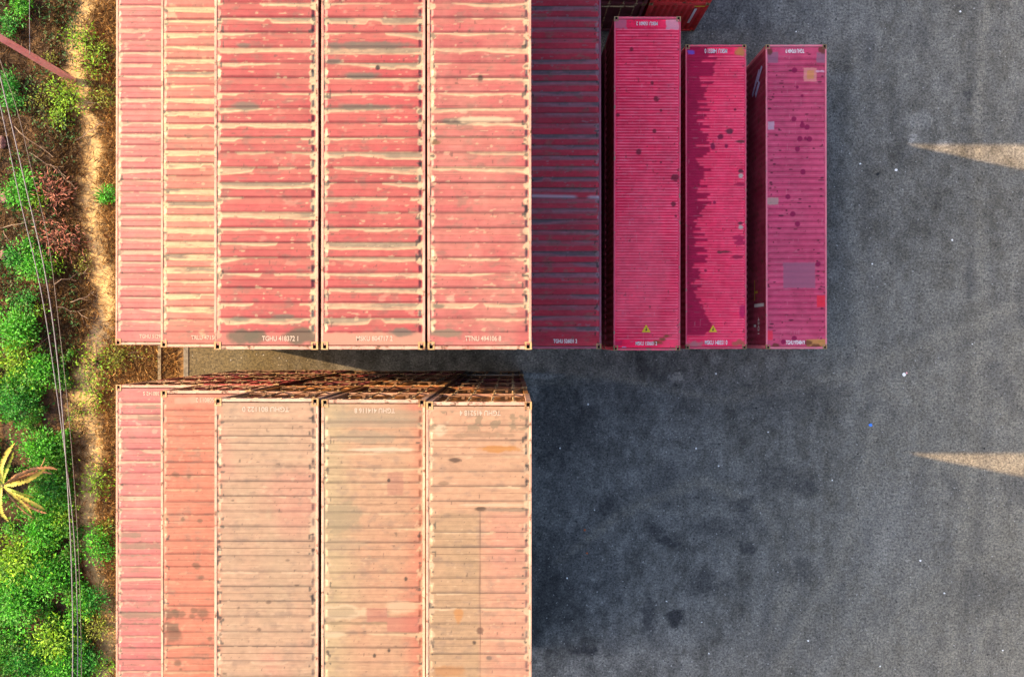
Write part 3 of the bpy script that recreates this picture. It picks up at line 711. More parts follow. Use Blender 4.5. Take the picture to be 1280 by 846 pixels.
# ------------------------------------------------------------------ ground
def dist_poly(X, Y, pts):
    d = np.full(X.shape, 1e9)
    for (ax, ay), (bx, by) in zip(pts[:-1], pts[1:]):
        dx, dy = bx - ax, by - ay
        t = np.clip(((X - ax) * dx + (Y - ay) * dy) / (dx * dx + dy * dy), 0, 1)
        d = np.minimum(d, np.hypot(X - ax - t * dx, Y - ay - t * dy))
    return d
def yard():
    xs = np.concatenate([np.arange(-14.1, 24, .075), np.array([25, 28, 35, 50, 80, 140, 260, 420.])])
    ys = np.concatenate([np.array([-420, -200, -100, -50, -30, -22.]), np.arange(-16.5, 16.5, .075), np.array([22, 30, 50, 100, 200, 420.])])
    X, Y = np.meshgrid(xs, ys)
    n1 = fbm(X * .16, Y * .16, 900, 4); n2 = fbm(X * .9, Y * .45, 901, 4); n3 = fbm(X * 3.2, Y * 2.2, 902, 4)
    n4 = fbm(X * 1.3, Y * .12, 903, 3)
    c = np.ones(X.shape + (3,)) * np.array((.092, .091, .087))
    c = c * (1 + 1.0 * (n1 - .5) + .8 * (n2 - .5) + 1.5 * (n3 - .5) + .35 * (n4 - .5))[..., None]
    dust_and_light = sst(3, 22, X + 8 * (n1 - .5)) * (.45 + .6 * n2) * (.55 + .45 * sst(9, -6, Y))  # eastward dust that also paints in the brighter open side of the yard
    c = mix(c, (.185, .166, .128), np.clip(dust_and_light, 0, 1) * .8)
    c = mix(c, (.045, .045, .047), sst(.56, .72, n2 * .6 + n1 * .4) * .5)
    G = lambda L_: [W(a, b) for a, b in L_]
    tracks = [G([(1092, 520), (1082, 600), (1050, 700), (1005, 780), (960, 860)]), G([(1145, 530), (1130, 610), (1098, 710), (1050, 800), (1010, 870)]),
              G([(700, 700), (780, 640), (880, 600), (960, 640), (990, 720), (960, 800)]), G([(1150, -20), (1130, 100), (1145, 180)]), G([(1235, -20), (1222, 150), (1228, 400), (1210, 620), (1180, 870)]),
              G([(820, 640), (900, 640), (955, 690), (940, 790)]), G([(640, 480), (760, 470), (900, 500), (1060, 470), (1280, 380)]), G([(1075, 60), (1062, 250), (1080, 430), (1060, 560)])]
    for k, p in enumerate(tracks):
        d = dist_poly(X, Y, p) + .25 * (vn(X * .8, Y * .8, 950 + k) - .5)
        tread = .5 + .5 * np.sin((X * .6 + Y * .8) * 14 + k) * np.sign(np.sin((X * .8 - Y * .6) * 9))
        m = np.exp(-(d / .20)**2) * (.35 + .65 * n3) * (.45 + .75 * tread)
        c = mix(c, (.17, .155, .125) if k % 2 == 0 else (.15, .145, .13), m * .62)
        c = mix(c, (.035, .035, .036), np.exp(-((d - .6) / .25)**2) * .32 * n3)
    blobs = [(700, 535, 46, 40, .5), (690, 720, 50, 60, .4), (760, 632, 16, 12, .6), (845, 772, 11, 10, .8), (835, 677, 12, 7, .7), (820, 662, 12, 6, .6), (875, 735, 22, 11, .5), (935, 685, 9, 9, .6), (910, 730, 9, 7, .5), (730, 812, 16, 6, .8), (810, 770, 8, 22, .6), (880, 720, 12, 8, .5),
             (1010, 610, 12, 10, .45), (930, 630, 13, 9, .5), (905, 660, 40, 12, .35), (1000, 715, 20, 14, .4), (985, 600, 40, 14, .35), (1210, 120, 5, 7, .5), (980, 500, 60, 30, .3), (1230, 740, 40, 26, .25), (1150, 650, 30, 60, .2)]
    for k, (px, py, rx, ry, a) in enumerate(blobs):
        x, y = W(px, py); c = disc(c, X, Y, x, y, rx / 28.65, ry / 28.65, (.028, .028, .030), min(1, a * 1.25), .55, .9, 30 + k)
    # pale scuffs
    for px, py, rx, ry, a in ((1140, 174, 5, 7, .55), (1178, 180, 6, 4, .4), (1150, 150, 14, 10, .25), (845, 472, 10, 5, .4), (1120, 660, 60, 60, .14), (1040, 30, 50, 30, .12), (680, 470, 20, 3, .5), (668, 486, 4, 14, .4)):
        x, y = W(px, py); c = disc(c, X, Y, x, y, rx / 28.65, ry / 28.65, (.30, .29, .27), a, .5, .8, 60)
    # dusty sand near the western edge between the rows
    d = 1 - sst(-12.5, -4, X + 2 * (n2 - .5))
    c = mix(c, (.066, .050, .019), d * .9)
    c = np.clip(c, .012, .5)
    m, nt, b = newmat('worn_asphalt')
    a = nt.nodes.new('ShaderNodeVertexColor'); a.layer_name = 'Col'
    g1 = noise(nt, 7, 6, .85); g2 = noise(nt, 11, 3, .8)
    col = mixc(nt, .55, a.outputs[0], ramp(nt, g1, [(.33, (.35, .35, .37)), (.68, (1.5, 1.48, 1.44))]), 'MULTIPLY')
    col = mixc(nt, .9, col, ramp(nt, g2, [(.32, (.28, .28, .29)), (.68, (1.75, 1.74, 1.7))]), 'MULTIPLY')
    g5 = noise(nt, 3.1, 5, .75)
    col = mixc(nt, .35, col, ramp(nt, g5, [(.35, (.5, .52, .56)), (.65, (1.4, 1.36, 1.28))]), 'MULTIPLY')
    g3 = noise(nt, 9, 1, .5)
    col = mixc(nt, ramp(nt, g3, [(.715, (0, 0, 0)), (.76, (.65, .65, .65))]), col, (.36, .35, .33))
    g4 = noise(nt, 7.3, 1, .5, coord='Generated' if False else 'Object', stretch=(1.1, .9, 1))
    col = mixc(nt, ramp(nt, g4, [(.26, (.75, .75, .75)), (.30, (0, 0, 0))]), col, (.012, .012, .013))
    nt.links.new(col, b.inputs['Base Color']); b.inputs['Roughness'].default_value = .85; b.inputs['Specular IOR Level'].default_value = .2
    bump(nt, b, g2, .5, .02)
    o = link('yard_asphalt', grid_mesh('yard_asphalt', xs, ys, X * 0, c), m); tag(o, kind='structure')
yard()
def path_x(y): return -18.35 + .35 * np.sin(y * .35 + .5) + .25 * np.sin(y * .9) - .02 * y
def dirt():
    xs = np.concatenate([np.array([-420, -200, -100, -60, -40, -32.]), np.arange(-26, -14.2, .06)])
    ys = np.concatenate([np.array([-420, -200, -100, -50, -30, -22.]), np.arange(-17, 17, .06), np.array([22, 30, 50, 100, 200, 420.])])
    X, Y = np.meshgrid(xs, ys)
    n1 = fbm(X * .5, Y * .5, 1001, 4); n2 = fbm(X * 2.3, Y * 2.0, 1002, 4); n3 = fbm(X * 7, Y * 7, 1003, 3)
    Z = -.10 + .16 * (n1 - .5) + .07 * (n2 - .5) + .025 * (n3 - .5)
    pxv = path_x(Y)
    m = np.exp(-((X - pxv + .9 * (n2 - .5)) / (.55 + .5 * (n1 - .5)))**2)
    m = np.clip(m * (.55 + .9 * n2), 0, 1)
    c = np.ones(X.shape + (3,)) * np.array((.062, .040, .026))
    c = mix(c, (.115, .068, .032), sst(.42, .66, n2)); c = mix(c, (.028, .019, .013), sst(.52, .7, n1) * .7)
    c = c * (.6 + .8 * n3)[..., None]
    c = mix(c, (.44, .31, .14), np.clip(m * (.7 + .7 * n3), 0, 1))
    e = sst(-18.0, -16.5, X)
    c = mix(c, (.21, .115, .035), e * .6 * n2 * 1.6)
    gx, gy = W(122, 420); c = disc(c, X, Y, gx, gy, .5, 1.0, (.085, .078, .07), .7, .4, .6, 2)
    Z = Z - .05 * m
    o = link('dirt_ground', grid_mesh('dirt_ground', xs, ys, Z, np.clip(c, .005, .5), True), attr_mat('dry_soil', .9, .1, 30, .6, .5)); tag(o, kind='structure')
    return
dirt()
def terrain_z(x, y):
    x = np.asarray(x, float); y = np.asarray(y, float)
    n1 = fbm(x * .5, y * .5, 1001, 4); n2 = fbm(x * 2.3, y * 2.0, 1002, 4)
    return -.10 + .16 * (n1 - .5) + .07 * (n2 - .5)
# concrete kerb with a gutter along the yard
kb = MB(); y = -60
while y < 60:
    kb.box(-14.32, -14.104, y, y + 1.96, -.3, .035); y += 2.0
tag(link('concrete_kerb', kb.mesh('concrete_kerb', .012), plain_mat('kerb_concrete', (.10, .088, .065), .85, .2, .45, 6)), kind='structure')
kb = MB(); y = -60
while y < 60:
    kb.box(-15.45, -15.30, y, y + 2.96, -.3, .02); y += 3.0
tag(link('gutter_wall', kb.mesh('gutter_wall', .012), plain_mat('gutter_concrete', (.12, .095, .055), .85, .2, .45, 6)), kind='structure')

# ------------------------------------------------------------------ plants
LEAF = leaf_mat('leaf'); DRY = leaf_mat('dry_leaf', .15); STEM = plain_mat('woody_stem', (.075, .05, .032), .8)
PALE_TWIG = plain_mat('pale_twig', (.17, .125, .09), .8)
GREENS = dict(
    bright=[(.030, .25, .008), (.080, .34, .010), (.010, .11, .010)],
    deep=[(.016, .17, .014), (.032, .24, .010), (.006, .065, .010)],
    lime=[(.13, .30, .008), (.21, .34, .012), (.05, .20, .008)],
    olive=[(.13, .20, .015), (.20, .22, .02), (.07, .09, .015)],
    red=[(.25, .085, .055), (.33, .135, .085), (.13, .040, .026)],
    dry=[(.18, .10, .03), (.26, .16, .06), (.09, .05, .02)])
def leaves(P, D, size, pal, width=.42, up=.6, fold=.25, jitter=.5):
    """P base points, D directions: one folded diamond leaf (two triangles) each"""
    n = len(P)
    L = size * rng.uniform(1 - jitter, 1 + jitter * 1.3, n)[:, None]
    D = D / np.linalg.norm(D, axis=1, keepdims=True)
    N = rng.normal(0, 1, (n, 3)) * (1 - up) + np.array([0, 0, 1.0]) * up
    Sd = np.cross(D, N); Sd /= np.linalg.norm(Sd, axis=1, keepdims=True) + 1e-9
    N2 = np.cross(Sd, D)
    b = P; tip = P + D * L; mid = P + D * L * .45
    l = mid + Sd * L * width * .5 + N2 * L * fold * .3; r = mid - Sd * L * width * .5 + N2 * L * fold * .3
    v = np.stack([b, l, tip, r], 1).reshape(-1, 3)
    k = np.arange(n)[:, None] * 4
    f = np.concatenate([k + np.array([[0, 2, 1]]), k + np.array([[0, 3, 2]])])
    pal = np.asarray(pal); w = rng.dirichlet([1.2] * len(pal), n); c = (w @ pal) * (rng.uniform(.35, 1.0, n)**1.0 * 1.6)[:, None]
    return v, f, np.repeat(c, 4, 0)
def bush(px, py, r_px, kind, label, n=500, hgt=.8, size=.13, group=None, name='shrub', cat='shrub', rag=.85, width=.42, twigs=14, leafmat=None):
    x, y = W(px, py, hgt * .6); r = r_px / S(hgt * .6)
    z = float(terrain_z(x, y)) - .03
    root = empty(name, (x, y, z)); tag(root, label, cat, group)
    mb = MB(); P = []; D = []
    ends = []
    for k in range(twigs):
        a = rng.uniform(0, 6.283); e = r * math.sqrt(rng.uniform(.05, 1)) * rng.uniform(1 - rag, 1 + .25 * rag)
        e *= .55 + .95 * float(vn(a * 1.3, px * .37 + py * .11, 7))
        top = np.array([math.cos(a) * e, math.sin(a) * e, hgt * rng.uniform(.55, 1.05) * (1 - .35 * (e / (r * 1.2))**2)])
        mid = top * np.array([.45, .45, .62]) + rng.normal(0, .05, 3)
        mb.tube([(0, 0, 0), tuple(mid), tuple(top)], .018, 5, .006); ends.append((mid, top))
    per = max(6, n // twigs)
    for mid, top in ends:
        t = rng.uniform(.15, 1.08, per)[:, None]
        c = mid + (top - mid) * t
        sp = .34 * r * (1.15 - .5 * t)
        off = rng.normal(0, 1, (per, 3)) * sp * np.array([1, 1, .6])
        p = c + off; P.append(p)
        d = off / (np.linalg.norm(off, axis=1, keepdims=True) + 1e-6) + rng.normal(0, .5, (per, 3)); d[:, 2] = d[:, 2] * .5 + rng.uniform(-.3, .3, per); D.append(d)
    P = np.concatenate(P); D = np.concatenate(D); P[:, 2] = np.maximum(P[:, 2], .04)
    v, f, c = leaves(P, D, size, GREENS[kind], width)
    link('foliage', np_mesh('foliage', v, f, c), leafmat or LEAF, root)
    link('stem', mb.mesh('stem'), STEM, root)
    return root
WEST = 'shrubs along the dirt path'
B = [ # px,py,r,kind,n,h,size,label
 (22, 8, 14, 'bright', 300, .7, .14, 'small bright green shrub at the top left corner'),
 (8, 32, 12, 'deep', 220, .6, .13, 'small dark green shrub at left edge just above the leaning pole'),
 (97, 46, 13, 'lime', 260, .8, .12, 'lime green shrub beside the dirt path, topmost of the lime shrubs'),
 (112, 76, 17, 'lime', 300, .7, .11, 'sparse lime shrub between the path and the coral stack'),
 (124, 58, 9, 'olive', 110, .5, .11, 'tiny olive shrub close to the upper coral stack'),
 (82, 118, 22, 'lime', 520, 1.0, .12, 'broad lime shrub just below the pole foot'),
 (62, 74, 7, 'olive', 80, .5, .10, 'tiny olive sprig just above the pole foot'),
 (50, 120, 18, 'olive', 200, .7, .10, 'thin olive shrub left of the broad lime shrub'),
 (70, 148, 13, 'lime', 180, .6, .12, 'small lime shrub below the broad lime one'),
 (10, 103, 13, 'deep', 300, .7, .14, 'dark green shrub under the cables below the pole'),
 (15, 128, 12, 'deep', 220, .6, .13, 'dark green shrub under the cables, second below the pole'),
 (130, 118, 14, 'olive', 260, .8, .10, 'dark olive shrub against the upper coral stack'),
 (24, 237, 19, 'bright', 520, .9, .15, 'bright green shrub under cables left of the dead shrub'),
 (40, 246, 11, 'lime', 220, .7, .13, 'small lime shrub beneath the cables beside the dead shrub'),
 (132, 244, 12, 'bright', 240, .6, .12, 'bright green tuft on the sandy path near the stack'),
 (65, 240, 24, 'red', 420, .9, .17, 'upper dead shrub with reddish brown leaves by the path'),
 (72, 292, 26, 'red', 480, 1.0, .18, 'lower dead shrub with reddish brown leaves by the path'),
 (20, 324, 18, 'deep', 340, .6, .14, 'low dark green shrub left of the cables, at mid left'),
 (42, 333, 22, 'bright', 560, 1.0, .14, 'bright green shrub under cables below the dead shrubs'),
 (64, 336, 11, 'lime', 150, .7, .11, 'small lime shrub just right of the cables at mid height'),
 (100, 330, 13, 'olive', 110, .5, .09, 'thin olive shrub on the left side of the sandy path'),
 (35, 303, 8, 'bright', 140, .5, .12, 'small green sprig between the dead shrub and the left edge'),
 (30, 372, 13, 'deep', 260, .6, .12, 'small dark shrub above the big bright shrub'),
 (46, 386, 9, 'lime', 100, .5, .10, 'tiny lime sprig above the big bright shrub'),
 (20, 408, 28, 'bright', 900, 1.3, .16, 'big bright green shrub at left edge, above the banana plant'),
 (14, 450, 24, 'lime', 560, 1.1, .15, 'yellow green shrub at left edge under the big bright shrub'),
 (50, 462, 20, 'bright', 480, 1.0, .14, 'bright green shrub left of cables, level with the gap'),
 (112, 452, 22, 'lime', 340, .8, .11, 'lime shrub on the path level with the container gap'),
 (148, 446, 17, 'olive', 330, .7, .10, 'olive shrub at the mouth of the container gap'),
 (118, 496, 18, 'lime', 260, .7, .11, 'lime shrub on the path just below the container gap'),
 (92, 515, 14, 'olive', 170, .6, .10, 'thin olive shrub right of the cables below the gap'),
 (20, 700, 26, 'lime', 800, 1.4, .17, 'tall yellow green shrub below the banana plant'),
 (64, 798, 22, 'lime', 620, 1.3, .16, 'yellow green shrub near the bottom left, beside the cables'),
 (78, 652, 16, 'lime', 300, .9, .12, 'lime shrub under the cables right of the banana plant'),
 (117, 600, 17, 'lime', 320, .8, .11, 'lime shrub on the path opposite the banana plant'),
 (120, 682, 18, 'bright', 460, .9, .13, 'bright green shrub on the path below the opposite lime shrub'),
 (134, 660, 12, 'olive', 180, .6, .10, 'small olive shrub against the lower pink stack'),
 (112, 748, 20, 'deep', 460, .8, .12, 'dark green shrub right of cables near the bottom'),
 (122, 785, 18, 'olive', 400, .8, .11, 'olive shrub right of cables near the bottom'),
 (108, 826, 18, 'deep', 400, .8, .12, 'dark green shrub right of cables at the bottom edge'),
 (132, 834, 12, 'lime', 180, .6, .10, 'lime tuft beside the lower pink stack at the bottom edge'),
 (45, 560, 22, 'bright', 620, 1.1, .14, 'bright green shrub left of cables just above the banana plant'),
 (15, 505, 24, 'deep', 700, 1.1, .14, 'dark green shrub at left edge, higher of two over the banana plant'),
 (18, 760, 28, 'bright', 900, 1.3, .15, 'bright green shrub at left edge near the bottom'),
 (55, 722, 28, 'bright', 900, 1.2, .14, 'bright green shrub between tall lime shrub and cables'),
 (50, 664, 24, 'bright', 760, 1.1, .14, 'bright green shrub just below right of the banana plant'),
 (25, 828, 22, 'deep', 600, 1.0, .13, 'dark green shrub at the bottom left corner'),
 (75, 838, 20, 'bright', 560, 1.0, .14, 'bright green shrub at the bottom edge under the cables'),
 (62, 610, 18, 'deep', 420, .9, .13, 'dark green shrub between the banana plant and cables')]
for px, py, r, kind, n, h, s, lab in B:
    dead = kind == 'red'
    bush(px, py, r * (1.4 if kind in ('lime', 'olive') else 1.2), kind, lab, int(n * dict(red=.85, lime=1.3, olive=1.4).get(kind, 2.1)), h, s * (.9 if dead else .76), WEST, 'dead_shrub' if dead else 'shrub', width=.2 if dead else .45, twigs=max(8, int(r * .9)), leafmat=DRY if dead else None)

# low green ground cover over the lower left, and dry grass either side of the path
def in_patch(x, y):
    px = 640 + x * 28.65; py = 423 - y * 28.65
    edge = 92 + 26 * (vn(y * .8, y * 0, 71) - .5) + 30 * (py > 640) * .6
    top = 455 + 80 * (vn(x * .9, x * 0, 72) - .5)
    return (px < edge) & (py > top)
n = 150000
x = rng.uniform(-25.5, -17.0, n); y = rng.uniform(-17, 1.5, n)
keep = in_patch(x, y) & (fbm(x * .8, y * .8, 73, 3) > .40)
x, y = x[keep], y[keep]; m = len(x)
z = terrain_z(x, y) + (.05 + .75 * rng.uniform(0, 1, m)**1.2) * (.35 + 1.1 * fbm(x * 1.1, y * 1.1, 74, 3))
D = rng.normal(0, 1, (m, 3)); D[:, 2] *= .4
v, f, c = leaves(np.stack([x, y, z], 1), D, .10, [(.018, .18, .008), (.040, .26, .008), (.005, .05, .010), (.11, .28, .008)], .5)
tint = (.30 + 1.35 * fbm(x * .7, y * .7, 75, 3)**1.3); c = c * np.repeat(tint, 4)[:, None]
o = link('ground_cover', np_mesh('ground_cover', v, f, c), LEAF); tag(o, 'dense low green weeds covering the lower left ground', 'weeds', kind='stuff')
# sparse dark green weeds in the upper left
n = 9000
x = rng.uniform(-25, -18.8, n); y = rng.uniform(-2, 16, n)
keep = fbm(x * .9, y * .9, 83, 3) > .53; x, y = x[keep], y[keep]; m = len(x)
D = rng.normal(0, 1, (m, 3)); D[:, 2] *= .4
v, f, c = leaves(np.stack([x, y, terrain_z(x, y) + rng.uniform(.03, .5, m)], 1), D, .11, [(.008, .06, .012), (.02, .09, .012), (.03, .05, .012)], .45)
o = link('weeds', np_mesh('weeds', v, f, c), LEAF); tag(o, 'scattered dark green weeds under the cables in the upper left', 'weeds', kind='stuff')
n = 120000
x = rng.uniform(-22.8, -14.6, n); y = rng.uniform(-15.5, 15.5, n)
pd = np.abs(x - path_x(y)); dens = .10 + .90 * sst(.15, .8, pd + .5 * (fbm(x * 2, y * 2, 91, 3) - .5))
dens = dens * np.where(x < -20, .45, 1) * np.where((y < -1.5) & (x < -19.0), .25, 1)
keep = rng.uniform(0, 1, n) < dens; x, y = x[keep], y[keep]; m = len(x)
D = rng.normal(0, 1, (m, 3)); D[:, 2] = rng.uniform(.0, .7, m)
v, f, c = leaves(np.stack([x, y, terrain_z(x, y) + .01], 1), D, .26, [(.25, .135, .034), (.17, .080, .020), (.06, .033, .014), (.33, .20, .06)], .06, .3)
warm = sst(-19.4, -17.6, x) * (.7 + .6 * fbm(x * 1.5, y * 1.5, 93, 3)); c = c * np.repeat(.36 + .8 * warm, 4)[:, None]
o = link('dry_grass', np_mesh('dry_grass', v, f, c), DRY); tag(o, 'dry brown grass and straw on both sides of the path', 'grass', kind='stuff')

# fallen pale twigs
for k, (px, py, ang, L) in enumerate([(40, 178, -40, 2.3), (60, 205, -35, 1.9), (78, 222, -45, 1.6), (112, 162, 35, 1.6), (20, 280, 8, 2.2), (8, 300, -55, 1.1), (45, 430, 50, 1.4), (88, 345, 25, 1.7), (90, 390, -20, 1.5), (58, 230, -80, 1.2), (105, 130, 12, 1.8), (30, 805, 60, .9), (100, 372, 20, 1.2)]):
    x, y = W(px, py, .3); a = R(ang); mb = MB()
    pts = []
    for i in range(6):
        s_ = (i / 5 - .5) * L
        pts.append((math.cos(a) * s_ + rng.normal(0, .05), math.sin(a) * s_ + rng.normal(0, .05), .28 + .12 * math.sin(i * 1.3 + k)))
    mb.tube(pts, .022, 5, .010)
    for i in (2, 3, 4):
        b = a + rng.uniform(.4, .9) * (1 if i % 2 else -1); p = pts[i]
        mb.tube([p, (p[0] + .35 * math.cos(b), p[1] + .35 * math.sin(b), p[2] + .05)], .010, 4, .005)
    o = link('fallen_branch', mb.mesh('fallen_branch'), PALE_TWIG, None, (x, y, float(terrain_z(x, y)) - .05)); tag(o, 'thin pale bare branch lying on dry ground near the path', 'branch', 'fallen bare branches')

# banana plant
def banana(px, py):
    x, y = W(px, py, 2.0); root = empty('banana_plant', (x, y, float(terrain_z(x, y)) - .05))
    tag(root, 'banana plant with torn yellow green leaves and brown dead fronds at left edge', 'banana plant')
    link('trunk', MB().tube([(0, 0, 0), (.03, .02, .9), (0, 0, 1.9)], .13, 10, .08).mesh('trunk', 0, True), plain_mat('banana_trunk', (.13, .12, .04), .7), root)
    specs = [(78, 1.7, .15, 'y', .5), (38, 1.95, .20, 'dead', -.1), (30, 1.6, .14, 'dead', -.4), (6, 1.6, .15, 'y', .2), (-30, 1.75, .13, 'y', .1), (-58, 1.85, .18, 'dead', -.4), (-45, 1.5, .10, 'y', -.1), (-72, 1.6, .09, 'dead', -.3), (-95, 1.5, .16, 'y', .2),
             (-120, 1.4, .15, 'g', .2), (-150, 1.6, .17, 'g', .3), (130, 1.6, .16, 'y', .3), (175, 1.5, .16, 'y', .3), (104, 1.3, .14, 'g', .6), (18, 1.6, .07, 'dead', -.6), (55, 1.3, .10, 'g', .5), (-10, 1.2, .10, 'g', .5), (150, 1.2, .12, 'g', .6)]
    for ang, L, wd, kind, lift in specs:
        a = R(ang); n = 32; v = []; f = []; c = []; bend = rng.uniform(-.45, .45)
        pal = {'y': np.array((.30, .27, .05)), 'g': np.array((.17, .22, .03)), 'dead': np.array((.20, .105, .045))}[kind]
        for i in range(n + 1):
            t = i / n; rr = .08 + L * t
            zz = 1.9 + lift * math.sin(t * 2.6) * .9 - .55 * t * t
            w_ = wd * min(1, .15 + t * 4) * math.sqrt(max(.02, 1 - max(0, (t - .7) / .3)**2)) * (.75 if kind != 'dead' else .5)
            tear = 1 - .75 * rng.uniform(0, 1) * (i % 2)
            tr2 = 1 - .75 * rng.uniform(0, 1) * ((i + 1) % 2); a2 = a + bend * t * t
            cx, cy = math.cos(a2) * rr, math.sin(a2) * rr; sx, sy = -math.sin(a2), math.cos(a2)
            up = .3 * w_ if kind != 'dead' else -.5 * w_
            v += [(cx + sx * w_ * tear, cy + sy * w_ * tear, zz + up), (cx, cy, zz), (cx - sx * w_ * tr2, cy - sy * w_ * tr2, zz + up)]
            k = rng.uniform(.7, 1.25); c += [pal * k, pal * 1.9 * k, pal * rng.uniform(.7, 1.2)]
            if i: b = 3 * i; f += [(b - 3, b - 2, b + 1, b), (b - 2, b - 1, b + 2, b + 1)]
        o = link('leaf', np_mesh('banana_leaf', v, f, np.array(c)), LEAF if kind != 'dead' else DRY, root)
        if kind == 'dead': o['label'] = 'brown dead drooping frond'
banana(-1, 608)

# stones at the left edge
def stone(px, py, r, lab):
    x, y = W(px, py); bm = bmesh.new(); bmesh.ops.create_icosphere(bm, subdivisions=3, radius=r)
    for v in bm.verts:
        k = 1 + .5 * (float(vn(v.co.x * 4 / r * .3 + px, v.co.y * 4 / r * .3 + v.co.z * 3, 5)) - .5); v.co *= k; v.co.z *= .6
    me = bpy.data.meshes.new('stone'); bm.to_mesh(me); bm.free()
    tag(link('stone', me, plain_mat('pinkish_stone', (.17, .10, .085), .8, .2, .35, 9), None, (x, y, float(terrain_z(x, y)) + .1)), lab, 'stone')
stone(3, 246, .28, 'pinkish boulder at left edge beside the bright green shrub')
stone(2, 178, .25, 'pinkish boulder at left edge below the pole')
stone(4, 318, .22, 'pinkish stone at left edge under the bare branches')
stone(40, 575, .2, 'small brownish stone among weeds just above the banana plant')

# ------------------------------------------------------------------ pole and cables
px_, py_ = W(90, 100, 0)
pole = empty('utility_pole', (px_, py_, -.1)); tag(pole, 'pinkish square concrete utility pole rising past the upper left edge', 'pole')
v = []
for z, r in ((0, .11), (9.4, .085)): v += [(-r, -r, z), (r, -r, z), (r, r, z), (-r, r, z)]
me = bpy.data.meshes.new('pole_shaft'); me.from_pydata(v, [], [(0, 1, 5, 4), (1, 2, 6, 5), (2, 3, 7, 6), (3, 0, 4, 7), (4, 5, 6, 7)]); me.update()
link('shaft', me, paint_mat('pink_concrete', (.66, .30, .28), rust=(.42, .21, .19), amount=.3, pale=(.68, .42, .38)), pole, (0, 0, 0), (0, 0, R(35)))
link('crossarm', MB().box(-.9, .9, -.05, .05, 8.75, 8.86).mesh('crossarm', .008), BARMAT, pole, (0, .22, 0))
for k in (-.8, 0, .8): link('insulator', MB().tube([(k, .22, 8.86), (k, .22, 8.95), (k, .22, 9.02)], .05, 8, .03).mesh('insulator'), plain_mat('porcelain', (.5, .48, .45), .3), pole)
CABLE = plain_mat('weathered_cable', (.15, .155, .165), .6); CABLE2 = plain_mat('dark_cable', (.12, .11, .10), .6)
def cable(pts, r, mat, lab):
    P = [Vector((*W(a, b, z), z)) for a, b, z in pts]
    out = []
    n = len(P)
    for i in range(n - 1):
        p0, p1, p2, p3 = P[max(i - 1, 0)], P[i], P[i + 1], P[min(i + 2, n - 1)]
        for k in range(8):
            t = k / 8
            out.append(.5 * ((2 * p1) + (-p0 + p2) * t + (2 * p0 - 5 * p1 + 4 * p2 - p3) * t * t + (-p0 + 3 * p1 - 3 * p2 + p3) * t**3))
    out.append(P[-1])
    tag(link('power_cable', MB().tube([tuple(p) for p in out], r, 6).mesh('power_cable', 0, True), mat), lab, 'cable', 'power cables over the shrubs')
cable([(-40, -60, 9.6), (0, 95, 8.9), (32, 232, 7.9), (58, 350, 7.2), (75, 480, 6.5), (87, 650, 5.8), (91, 780, 5.2), (90, 900, 4.9)], .022, CABLE, 'thickest pale cable of the bundle crossing the shrubs')
cable([(-52, -60, 9.5), (-6, 105, 8.8), (24, 245, 7.8), (51, 362, 7.1), (71, 490, 6.4), (91, 650, 5.6), (97, 780, 5.1), (96, 900, 4.8)], .018, CABLE, 'second pale cable running beside and crossing the thickest one')
cable([(-38, -40, 9.2), (0, 75, 8.6), (22, 140, 8.1), (40, 215, 7.6), (60, 300, 7.0), (73, 400, 6.5), (86, 520, 5.9), (96, 650, 5.4), (101, 780, 5.0), (102, 900, 4.8)], .011, CABLE2, 'thin dark cable running right of the thick pair')
cable([(37, -60, 7.9), (37, 30, 6.2), (37.5, 69, 5.3)], .012, CABLE, 'single thin wire dropping onto the utility pole from above')

# ------------------------------------------------------------------ litter on the yard
def scrap(px, py, s, mat, lab, grp=None, name='paper_scrap', cat='litter'):
    x, y = W(px, py); n = 7
    v = [(0, 0, .012)] + [(s * rng.uniform(.55, 1.1) * math.cos(6.283 * k / n), s * rng.uniform(.45, 1) * math.sin(6.283 * k / n), rng.uniform(.002, .03)) for k in range(n)]
    f = [(0, 1 + k, 1 + (k + 1) % n) for k in range(n)]
    tag(link(name, np_mesh(name, v, f), mat, None, (x, y, .004)), lab, cat, grp)
WHITE = plain_mat('white_scrap', (.7, .7, .68)); BLUE = plain_mat('blue_scrap', (.05, .2, .65)); DARK = plain_mat('black_scrap', (.008, .008, .008)); ORG = plain_mat('orange_scrap', (.35, .09, .03)); PINK = plain_mat('pink_scrap', (.8, .35, .35))
for px, py in [(1075, 205), (743, 637), (833, 751), (877, 777), (886, 816), (898, 582), (895, 467), (1180, 741), (1253, 812), (1100, 832), (709, 722), (995, 40), (1200, 15), (1040, 600), (870, 560), (960, 540), (1150, 700), (1215, 430), (700, 560), (735, 505), (1090, 330), (1190, 300), (1010, 800)]:
    scrap(px, py, rng.uniform(.035, .06), WHITE, 'tiny white scrap lying on the open asphalt', 'white scraps on the asphalt')
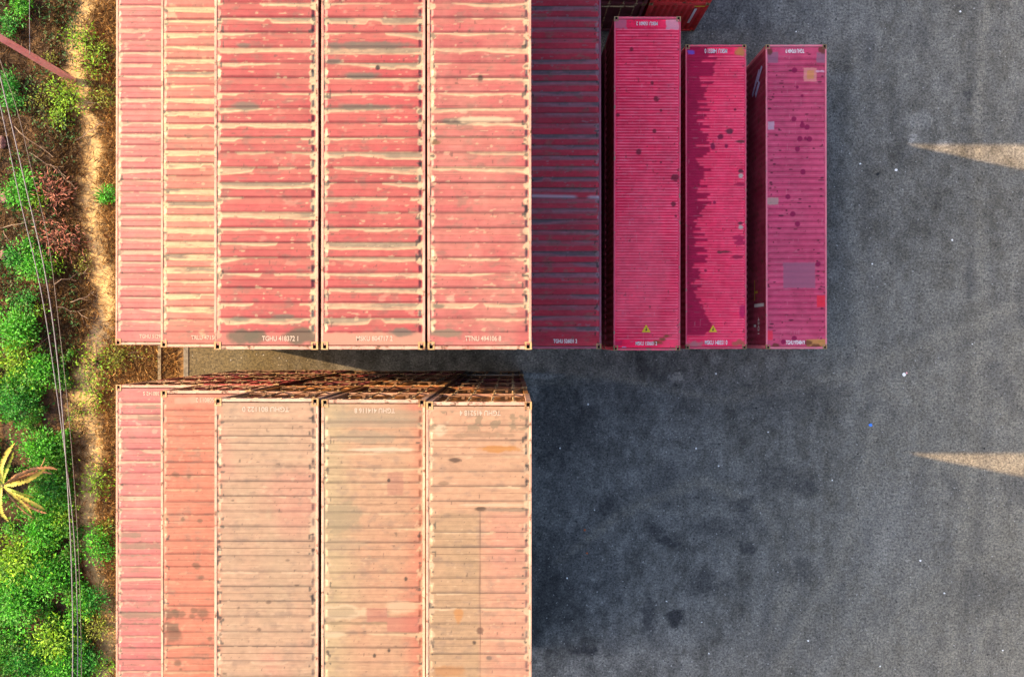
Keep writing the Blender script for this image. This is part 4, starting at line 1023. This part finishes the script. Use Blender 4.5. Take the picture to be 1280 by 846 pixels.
scrap(1120, 213, .07, WHITE, 'white scrap beside a black one left of the upper sunlit wedge'); scrap(1097, 218, .10, DARK, 'ragged black scrap left of the upper sunlit wedge')
scrap(1130, 468, .10, WHITE, 'largest white paper scrap, out in the middle of the yard'); scrap(1133, 466, .06, PINK, 'pink scrap touching the largest white paper')
scrap(1088, 531, .10, BLUE, 'blue plastic scrap near the lower sunlit wedge')
scrap(731, 662, .07, ORG, 'upper orange rusty scrap right of the peach stack'); scrap(734, 691, .06, ORG, 'lower orange rusty scrap right of the peach stack')
for px, py in [(945, 510), (1014, 526), (1072, 567), (872, 733), (1230, 560)]:
    scrap(px, py, .06, DARK, 'small black spot of litter on the asphalt', 'black litter spots on the asphalt', 'litter_scrap')

# ------------------------------------------------------------------ light, sky, camera
AZ, EL = R(11.8), R(35.2)
d = Vector((math.cos(AZ) * math.cos(EL), -math.sin(AZ) * math.cos(EL), -math.sin(EL)))
sun = bpy.data.lights.new('sun', 'SUN'); sun.energy = 4.1; sun.angle = R(.5); sun.color = (1.0, .665, .345)
so = bpy.data.objects.new('sun', sun); COL.objects.link(so); so.rotation_euler = d.to_track_quat('-Z', 'Y').to_euler(); so.location = (-40, 10, 40)
w = bpy.data.worlds.new('World'); scene.world = w; w.use_nodes = True
nt = w.node_tree; bg = nt.nodes['Background']; bg.inputs[1].default_value = .15
sky = nt.nodes.new('ShaderNodeTexSky'); sky.sky_type = 'NISHITA'; sky.sun_disc = False
sky.sun_elevation = EL; sky.sun_rotation = math.atan2(-d.x, -d.y); sky.air_density = 1.0; sky.dust_density = 4.0; sky.ozone_density = .4
nt.links.new(sky.outputs[0], bg.inputs[0])
cam = bpy.data.cameras.new('camera'); cam.sensor_fit = 'HORIZONTAL'; cam.sensor_width = 36; cam.lens = 36 * F_PX / 1280
cam.clip_end = 2000
co = bpy.data.objects.new('camera', cam); COL.objects.link(co); co.location = (0, 0, CAM_H); scene.camera = co
vs = scene.view_settings; vs.view_transform = 'Standard'; vs.look = 'None'; vs.exposure = 1.82; vs.gamma = 1; vs.use_curve_mapping = False
scene.cycles.max_bounces = 6
